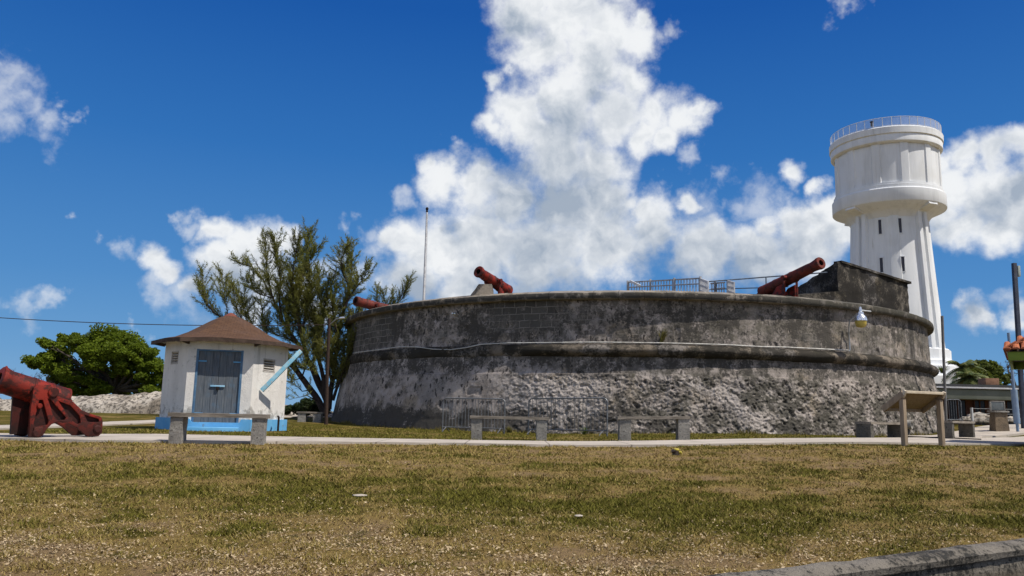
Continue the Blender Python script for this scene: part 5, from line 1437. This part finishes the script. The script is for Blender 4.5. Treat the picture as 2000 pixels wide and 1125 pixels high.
# dark bush
M_DB = leaf_mat('dark_bush_leaves', (.018, .032, .012), (.04, .06, .018), (.03, .04, .015), .15)
Yb = 43.0; bl = []
for px, py, r in [(575, 798, 12), (590, 790, 14), (605, 786, 14), (618, 794, 13), (600, 800, 16), (566, 803, 9), (628, 802, 10)]:
    c_ = at(px, py, Yb + random.uniform(-.4, .4)); rr = r / 1550 * Yb; bl.append((c_, (rr, rr, rr * .8)))
b0 = at(598, 815, Yb); b0.z = g(b0.x, b0.y)
broad_tree('bush', 'low dark bush behind the far bench between the hut and the fort', b0, bl, 420, .11, M_DB, .08, fork=at(598, 808, Yb), cat='bush')

# feathery casuarina with several slanting stems
M_CAS = leaf_mat('casuarina_needles', (.135, .135, .034), (.245, .235, .066), (.16, .175, .04), .42)
YC = 36.0
def feathery(name, label, basepx, limbs, Y, seedv, density=1.0):
    random.seed(seedv)
    b0 = at(*basepx, Y); b0.z = g(b0.x, b0.y)
    o = thing(name, label, 'tree', b0)
    mb = MB(); C = []; U = []; S = []
    for li, (path, r0, r1, leaf_from, plume) in enumerate(limbs):
        dy = random.uniform(-1.0, 1.0); P = []
        for i, (px, py) in enumerate(path):
            f = i / max(1, len(path) - 1); P.append(at(px, py, Y + dy * f * 1.6 + .5 * mn.noise(Vector((li * 3, i, 0)))))
        # resample
        Q = []
        for a, b2 in zip(P, P[1:]):
            n = max(2, int((b2 - a).length / .22))
            for i in range(n): Q.append(a.lerp(b2, i / n) + Vector(mn.noise_vector(Vector((li, len(Q) * .35, 0)))) * .05)
        Q.append(P[-1]); nQ = len(Q)
        mb.tube(Q, [r0 + (r1 - r0) * i / (nQ - 1) for i in range(nQ)], 7)
        main_dir = (P[-1] - P[0]).normalized()
        for i, q in enumerate(Q):
            f = i / (nQ - 1)
            if f < leaf_from: continue
            for rep in range(int(plume * density) + (random.random() < (plume * density) % 1)):
                loc_dir = (Q[min(i + 1, nQ - 1)] - Q[max(i - 1, 0)]).normalized()
                d = (loc_dir * .7 + Vector((random.gauss(0, .65), random.gauss(0, .65), random.uniform(-.1, .95)))).normalized()
                L_ = random.uniform(.45, 1.15) * (1.15 - .5 * f)
                tip = q + d * L_ + Vector((0, 0, .12 * L_))
                mid = (q + tip) / 2 + Vector((random.gauss(0, .05), random.gauss(0, .05), -.03))
                mb.tube([q, mid, tip], [.012, .009, .004], 3, cap=False)
                nn = int(78 * L_)
                for k in range(nn):
                    u = (k + random.random()) / nn; p = q.lerp(mid, u * 2) if u < .5 else mid.lerp(tip, u * 2 - 1)
                    if u < .12: continue
                    w = .10 * (1 - u * .6)
                    C.append((p.x + random.gauss(0, w * .5), p.y + random.gauss(0, w * .5), p.z + random.gauss(0, w * .5)))
                    dd = (d * .9 + Vector((random.gauss(0, .55), random.gauss(0, .55), random.gauss(-.05, .5))))
                    U.append(tuple(dd.normalized())); S.append(random.uniform(.10, .22))
    mb.build('trunk', M_BARKD, o, origin=b0)
    C = np.array(C); U = np.array(U); S = np.array(S)[:, None]; n = len(C)
    w = rng.normal(size=(n, 3)); v = np.cross(U, w); v /= np.linalg.norm(v, axis=1, keepdims=True)
    V = np.stack([C - v * .014, C + v * .014, C + U * S], 1).reshape(-1, 3)
    np_mesh('crown', V, np.arange(n * 3).reshape(-1, 3), M_CAS, {'tint': np.repeat(rng.random(n), 3)}, origin=tuple(b0), parent=o)
    return o
limbs = [
 ([(637, 810), (622, 783), (608, 762), (590, 738), (574, 712), (556, 690)], .17, .09, .95, 1),
 ([(590, 738), (566, 712), (545, 688), (520, 668), (495, 650), (470, 640), (447, 628), (420, 612), (400, 590), (391, 566)], .08, .015, .45, 1.5),
 ([(420, 612), (404, 592), (396, 560), (395, 538)], .02, .006, .2, 1.5),
 ([(447, 628), (440, 590), (436, 560), (435, 536)], .02, .006, .2, 1.5),
 ([(480, 644), (466, 610), (457, 580), (455, 560)], .03, .01, .2, 2.0),
 ([(500, 655), (488, 625), (480, 600), (476, 576)], .03, .01, .2, 1.8),
 ([(640, 790), (628, 752), (611, 717), (595, 690), (581, 669), (552, 628), (533, 583), (515, 548), (492, 522), (462, 512)], .12, .012, .45, 1.6),
 ([(552, 628), (545, 590), (548, 545), (540, 500), (534, 462)], .05, .01, .15, 2.4),
 ([(533, 583), (522, 540), (519, 500), (518, 470)], .04, .01, .2, 1.9),
 ([(636, 780), (618, 740), (600, 700), (588, 650), (580, 600), (588, 550), (597, 505), (604, 458)], .13, .01, .30, 3.2),
 ([(588, 650), (575, 600), (570, 560), (575, 515), (582, 470)], .06, .01, .1, 3.0),
 ([(588, 650), (600, 600), (603, 560), (601, 520), (618, 488)], .05, .01, .1, 3.0),
 ([(600, 700), (580, 672), (560, 660), (540, 655), (510, 640)], .05, .01, .2, 1.3),
 ([(637, 790), (632, 740), (622, 700), (625, 660), (632, 610), (640, 570), (651, 545)], .12, .02, .30, 3.0),
 ([(625, 660), (612, 620), (606, 590), (603, 570)], .05, .01, .1, 2.6),
 ([(632, 610), (624, 580), (622, 552), (624, 535)], .04, .01, .1, 2.2),
 ([(642, 800), (648, 750), (655, 700), (660, 650), (672, 600), (684, 560), (688, 520), (680, 488)], .13, .015, .30, 2.6),
 ([(672, 600), (690, 570), (706, 548), (716, 530)], .05, .01, .1, 2.4),
 ([(684, 560), (668, 530), (668, 505), (676, 485)], .04, .01, .1, 2.2),
 ([(660, 650), (650, 620), (648, 590), (655, 565)], .05, .01, .1, 2.6),
 ([(648, 750), (640, 705), (640, 670), (645, 640)], .06, .01, .2, 2.4),
 ([(655, 700), (672, 660), (690, 630), (705, 600)], .06, .01, .1, 2.6),
 ([(650, 780), (665, 740), (680, 700), (690, 660)], .08, .01, .2, 2.2),
 ([(578, 668), (560, 640), (556, 610), (562, 585)], .04, .006, .1, 2.2),
 ([(520, 668), (520, 640), (512, 615), (510, 590)], .03, .006, .1, 1.7),
 ([(611, 717), (618, 680), (612, 650), (618, 625)], .04, .006, .1, 2.2),
 ([(632, 740), (645, 715), (650, 690), (662, 672)], .04, .006, .1, 2.4),
 ([(648, 750), (662, 722), (672, 700), (676, 680)], .04, .006, .1, 2.4),
 ([(640, 770), (655, 755), (664, 735), (668, 715)], .04, .006, .1, 2.0),
 ([(590, 738), (598, 712), (600, 690), (596, 668)], .04, .006, .1, 1.8),
 ([(566, 712), (548, 712), (535, 700), (528, 690)], .03, .006, .2, 1.2),
 ([(533, 583), (508, 575), (490, 560), (478, 545)], .03, .006, .1, 1.6),
 ([(622, 783), (600, 772), (585, 775), (565, 780)], .03, .005, .35, .35),
 ([(608, 762), (590, 765), (575, 752), (565, 742)], .03, .005, .3, .6),
 ([(590, 738), (575, 742), (562, 728), (560, 712)], .03, .005, .3, .9),
 ([(611, 717), (600, 722), (585, 716), (575, 700)], .03, .006, .3, 1.2),
 ([(628, 752), (618, 735), (612, 726), (600, 718)], .03, .006, .3, .8)]
feathery('feathery_tree', 'tall feathery olive green tree with slanting dark stems between hut and fort', (638, 812), limbs, YC, 5, 2.1)
limbs = [([(735, 680), (742, 640), (740, 600), (735, 565)], .08, .01, .5, 2.6), ([(742, 640), (755, 605), (765, 585), (768, 572)], .05, .01, .3, 2.4), ([(742, 640), (770, 600), (790, 570), (800, 545)], .06, .01, .3, 2.8), ([(780, 590), (788, 580), (793, 565), (795, 555)], .03, .01, .1, 2), ([(755, 605), (752, 585), (748, 575), (744, 568)], .03, .01, .1, 2)]
feathery('feathery_tree', 'feathery tree top showing above the left end of the fort parapet', (735, 700), limbs, 62.0, 9, 1.6)

# bare grey trees
def bare_tree(label, base, Y, h, seedv, spread=.8, mat=M_BARKD, r=.10):
    random.seed(seedv); b0 = at(*base, Y); b0.z = g(b0.x, b0.y) if Y < 55 else b0.z
    o = thing('bare_tree', label, 'tree', b0); mb = MB()
    def grow(p, d, L_, r, lev):
        q = p + d * L_; limb(mb, p, q, r, r * .6, .15, 5, 4)
        if lev == 0: return
        for k in range(3 if lev > 1 else 4):
            nd = (d * .75 + Vector((random.gauss(0, spread), random.gauss(0, spread), random.gauss(.15, .4)))).normalized()
            grow(p + d * L_ * random.uniform(.55, 1.0), nd, L_ * random.uniform(.5, .75), r * .5, lev - 1)
    for k in range(3):
        grow(b0, Vector((random.gauss(0, .5), random.gauss(0, .4), 1)).normalized(), h * .42, r, 4)
    mb.build('trunk', mat, o, origin=b0); return o
bare_tree('dark leafless twiggy tree behind the muzzle of the near cannon', (22, 800), 47, 2.9, 3)
bare_tree('small leafless tree between the near cannon and the round green tree', (85, 790), 48, 2.8, 8)
bare_tree('grey leafless tree behind the slanting pole near the tiled kiosk', (1985, 775), 80, 5.2, 4, mat=M_BARK, r=.14)

# trees beyond the low building
M_RT = leaf_mat('palm_green', (.075, .10, .022), (.15, .17, .035), (.10, .12, .028), .35)
def blobs_px(L_, Y, jy=1.0):
    out = []
    for px, py, r in L_:
        c_ = at(px, py, Y + random.uniform(-jy, jy)); rr = r / 1550 * Y; out.append((c_, (rr, rr * 1.1, rr * .8)))
    return out
b0 = at(1912, 790, 78); 
broad_tree('tree', 'dark green spreading tree behind the low building, right of the palm', b0, blobs_px([(1905, 716, 17), (1918, 726, 18), (1925, 712, 13), (1938, 718, 14), (1912, 742, 22), (1935, 738, 18), (1948, 728, 12), (1952, 745, 14), (1895, 734, 18), (1965, 738, 10), (1925, 755, 20), (1900, 752, 18), (1945, 758, 16)], 78), 220, .30, M_RT, .25, fork=at(1912, 770, 78))
# palm
def palm(label, basepx, toppx, Y, frond=2.6, n=18, seedv=2):
    random.seed(seedv); b0 = at(*basepx, Y); top = at(*toppx, Y)
    o = thing('palm_tree', label, 'palm tree', b0); MB().tube([b0, b0.lerp(top, .5) + Vector((.15, 0, 0)), top], [.26, .2, .17], 10).build('trunk', M_BARK, o, origin=b0)
    mb = MB()
    for i in range(n):
        a = 2 * PI * i / n + random.uniform(-.2, .2); el = random.uniform(-.5, 1.1); d = Vector((math.cos(a) * math.cos(el), math.sin(a) * math.cos(el), math.sin(el)))
        pts_ = []; L_ = frond * random.uniform(.8, 1.1)
        for k in range(9):
            f = k / 8; pts_.append(top + d * L_ * f + Vector((0, 0, -.55 * L_ * f * f)))
        mb.tube(pts_, [.03 * (1 - k / 9) + .006 for k in range(9)], 4)
        sdv = d.cross(Vector((0, 0, 1))).normalized()
        for k in range(1, 34):
            f = k / 34; j = min(7, int(f * 8)); p = pts_[j].lerp(pts_[j + 1], f * 8 - j); t_ = (pts_[j + 1] - pts_[j]).normalized()
            for s_ in (-1, 1):
                ll_ = .75 * math.sin(PI * min(.97, f * .9 + .1)) ** .6; tip = p + (sdv * s_ * .8 + t_ * .55).normalized() * ll_ + Vector((0, 0, -.35 * ll_ - random.uniform(0, .1)))
                mb.face([p - t_ * .035, p + t_ * .035, tip])
    mb.build('crown', M_PALM, o, origin=b0, smooth=False); return o
m, t, b = new_mat('palm_fronds'); co = t.coord(); n1 = t.noise(co, 1.5, 4, .6)
t.sock(b.inputs['Base Color'], t.mix(t.step(n1, .4, .6), (.06, .09, .022), (.15, .16, .05))); b.inputs['Roughness'].default_value = .5; M_PALM = m
palm('palm with drooping fronds right beside the base of the water tower', (1880, 800), (1880, 718), 74, 2.3, 22, 2)
palm('lower palm with yellowish fronds just behind the low building roof', (1896, 800), (1893, 738), 72, 2.0, 20, 6)

# plants growing on the fort
def tuft(name, label, p, h, n, mat, spread=.4, lean=(0, 0, 0)):
    V = []; T = []
    for i in range(n):
        a = random.random() * 2 * PI; L_ = h * random.uniform(.45, 1); d = Vector((math.cos(a) * spread * random.random(), math.sin(a) * spread * random.random(), 1)) + Vector(lean)
        d.normalize(); s_ = Vector((random.gauss(0, 1), random.gauss(0, 1), 0)).normalized() * .012
        q = p + Vector((random.gauss(0, .03), random.gauss(0, .03), 0)); mid = q + d * L_ * .55; tip = q + d * L_ + Vector((d.x, d.y, -.35)) * L_ * .25
        V += [tuple(q - s_ * .6), tuple(q + s_ * .6), tuple(mid + s_), tuple(mid - s_), tuple(mid - s_), tuple(mid + s_), tuple(tip), tuple(tip)]; r_ = random.random(); T += [r_] * 8
    Vn = np.array(V); Fc = np.arange(len(V)).reshape(-1, 4)
    return tag(np_mesh(name, Vn, Fc, mat, {'tint': T}, origin=tuple(p)), label, 'plant')
M_TUFT = leaf_mat('dry_fern', (.12, .095, .03), (.17, .15, .045), (.10, .11, .03), .3)
M_TUFG = leaf_mat('green_weed', (.05, .085, .018), (.10, .13, .03), (.06, .07, .02), .3)
p = on_wall(1292, 668, .08)
tuft('wall_plant', 'brownish feathery plant sprouting from the moulding at the middle of the fort wall', p, .62, 60, M_TUFT, .6, (.25, 0, 0))
p = on_wall(1836, 724, .0, 13.95)
tuft('wall_plant', 'small green weed sprouting below the moulding at the right end of the fort', p + Vector((.1, 0, -.1)), .45, 120, M_TUFG, 1.2)
p = gp(1141, 25.3); tuft('weed', 'bright green weed at the foot of the fort behind the right barrier', p, .32, 60, M_TUFG, 1.0)
p = gp(995, 26.5); tuft('weed', 'dry yellow weed at the foot of the fort between the two barriers', p, .3, 50, M_TUFT, .8)
p = gp(876, 27.6); tuft('weed', 'small dry weed at the fort foot by the left end of the left barrier', p, .22, 40, M_TUFT, .8)

# ------------------------------------------------------------------ grass and dead leaves
m = bpy.data.materials.new('grass_blades'); m.use_nodes = True; t = NT(m.node_tree); b = m.node_tree.nodes['Principled BSDF']
tint = t.attr('tint'); dr_ = t.attr('dry')
c = t.mix(tint, (.080, .078, .010), (.150, .135, .020)); c2_ = t.mix(tint, (.195, .142, .042), (.34, .255, .092))
t.sock(b.inputs['Base Color'], t.mix(t.step(dr_, .25, .75), c, c2_)); b.inputs['Roughness'].default_value = .8; b.inputs['Specular IOR Level'].default_value = .15
M_GRASS = m
def scatter_pts(n, y0, y1, pw=1.0):
    """points on the lawn inside the view wedge, denser close by"""
    y = y0 * (y1 / y0) ** (rng.random(n) ** pw); x = (rng.random(n) * 2 - 1) * y * .70
    return x, y
gx, gy = scatter_pts(330000, 3.9, 16.5, .9)
P = []; D_ = []
front_y = lambda x: np.interp(x, [p[0] for p in fr], [p[1] for p in fr])
keep = (gy < front_y(gx) - .02)
dd = (gx - WA.x) * wn.x + (gy - WA.y) * wn.y
keep &= dd < .03
gx, gy = gx[keep], gy[keep]
# second zone: grass between path and fort
gx2, gy2 = scatter_pts(60000, 16.5, 30, 1.0)
back_y = np.interp(gx2, [p[0] for p in bk], [p[1] for p in bk]); r2 = np.hypot(gx2 - FC.x, gy2 - FC.y)
k2 = (gy2 > back_y + .05) & (r2 > 14.45) & (np.hypot(gx2 + 8, gy2 - 22.5) > 1.75) & (gx2 > -10.6) & (gx2 < 12.5)
gx = np.concatenate([gx, gx2[k2]]); gy = np.concatenate([gy, gy2[k2]])
n = len(gx); dcell = {}
dryv = np.empty(n); zz = np.empty(n)
for i in range(n):
    key = (int(gx[i] * 7), int(gy[i] * 7))
    q = dcell.get(key)
    if q is None: q = dcell[key] = (dryness(key[0] / 7, key[1] / 7), 0)
    dryv[i] = q[0]; zz[i] = g(gx[i], gy[i]) + .018 * mn.noise(Vector((gx[i] * 1.3, gy[i] * 1.3, 0)))
cl = np.array([mn.noise(Vector((a * 5.0, b2 * 5.0, 4.4))) for a, b2 in zip(gx, gy)])
live = rng.random(n) < np.clip(1.12 - dryv * .9 + cl * .5, .10, 1)
gx, gy, zz, dryv, cl = gx[live], gy[live], zz[live], dryv[live], cl[live]; n = len(gx)
sc_ = np.clip(gy / 6.0, .8, 2.6)
h = (.011 + .020 * rng.random(n)) * (1.1 - .35 * dryv + 1.6 * np.clip(cl - .12, 0, 1)) * sc_ ** .35
a = rng.random(n) * 2 * PI; wdt = (.0032 + .003 * rng.random(n)) * sc_
lean = rng.random(n) * 1.9; la = rng.random(n) * 2 * PI
B = np.stack([gx, gy, zz - .004], 1); W_ = np.stack([np.cos(a), np.sin(a), 0 * a], 1) * wdt[:, None]
T_ = B + np.stack([np.cos(la) * h * lean, np.sin(la) * h * lean, h], 1)
V = np.stack([B - W_, B + W_, T_], 1).reshape(-1, 3)
dv = np.clip(dryv + rng.normal(size=n) * .22, 0, 1)
tag(np_mesh('grass', V, np.arange(n * 3).reshape(-1, 3), M_GRASS, {'tint': np.repeat(rng.random(n), 3), 'dry': np.repeat(dv, 3)}), 'short patchy half dry grass covering the lawn', 'grass', kind='stuff')
# ragged weeds along the foot of the fort
random.seed(21); V = []; T = []; Dd = []
for i in range(5200):
    a = random.uniform(-1.15, 1.05); cl_ = mn.noise(Vector((a * 14 * .8, 3, 3)))
    if random.random() > .35 + 1.3 * cl_: continue
    r_ = 14.42 + abs(random.gauss(0, .10)); x = FC.x + r_ * math.sin(a); y = FC.y - r_ * math.cos(a); z = g(x, y) - .01
    hh = random.uniform(.04, .13) * (1 + 1.2 * max(0, cl_)); w_ = random.uniform(.006, .012); aa = random.random() * 6.28; l_ = random.uniform(0, .6) * hh; la_ = random.random() * 6.28
    V += [(x - w_ * math.cos(aa), y - w_ * math.sin(aa), z), (x + w_ * math.cos(aa), y + w_ * math.sin(aa), z), (x + l_ * math.cos(la_), y + l_ * math.sin(la_), z + hh)]
    rr_ = random.random(); dd_ = random.uniform(.1, .8); T += [rr_] * 3; Dd += [dd_] * 3
tag(np_mesh('weeds', V, np.arange(len(V)).reshape(-1, 3), M_GRASS, {'tint': T, 'dry': Dd}), 'ragged taller grass along the foot of the fort wall', 'weeds', kind='stuff')
# litter
m, t, b = new_mat('dead_leaf'); t.sock(b.inputs['Base Color'], t.mix(t.attr('tint'), (.16, .10, .045), (.52, .41, .26))); M_LIT = m
lx, ly = scatter_pts(95000, 3.9, 11.5, 1.0)
dd = (lx - WA.x) * wn.x + (ly - WA.y) * wn.y
pr = .95 * np.clip(1.25 - (ly - 4.2) / 3.3, .06, 1) * np.array([np.clip(.35 + 1.3 * dryness(a_, b_) - .25, .05, 1) for a_, b_ in zip(lx, ly)])
pr *= np.clip(.75 + 1.6 * np.array([mn.noise(Vector((a_ * 2.2, b_ * 2.2, 14))) for a_, b_ in zip(lx, ly)]), .15, 1)
k = (dd < .03) & (rng.random(len(lx)) < pr)
lx, ly = lx[k], ly[k]; n = len(lx)
lz = np.array([g(a_, b_) + .018 * mn.noise(Vector((a_ * 1.3, b_ * 1.3, 0))) for a_, b_ in zip(lx, ly)]) + .006 + .010 * rng.random(n)
C = np.stack([lx, ly, lz], 1); s_ = (.0045 + .0115 * rng.random(n) ** 3)[:, None]
u = rng.normal(size=(n, 3)); u[:, 2] *= .35; u /= np.linalg.norm(u, axis=1, keepdims=True); w = rng.normal(size=(n, 3)) * .35; w[:, 2] += 1
v = np.cross(u, w); v /= np.linalg.norm(v, axis=1, keepdims=True)
V = np.stack([C - u * s_, C + v * s_ * .55, C + u * s_ + np.array([0, 0, .004]), C - v * s_ * .55], 1).reshape(-1, 3)
tag(np_mesh('leaf_litter', V, np.arange(n * 4).reshape(-1, 4), M_LIT, {'tint': np.repeat(rng.random(n), 4)}), 'pale dead leaf scraps strewn over the dry foreground soil', 'leaf litter', kind='stuff')
# two flat pale stones / scraps in the lawn
for px, py, Y_, sz, lb in [(705, 940, 7.5, (.07, .05, .012), 'flat pale stone lying in the middle of the lawn'), (1131, 960, 6.6, (.035, .03, .01), 'small white scrap lying in the lawn right of the centre')]:
    p = at(px, py, Y_); rock('flat_stone', lb, 'stone', (p.x, p.y, g(p.x, p.y) + .012), sz, M_PATH, amp=.3, sub=3, seed=5)
random.seed(7)
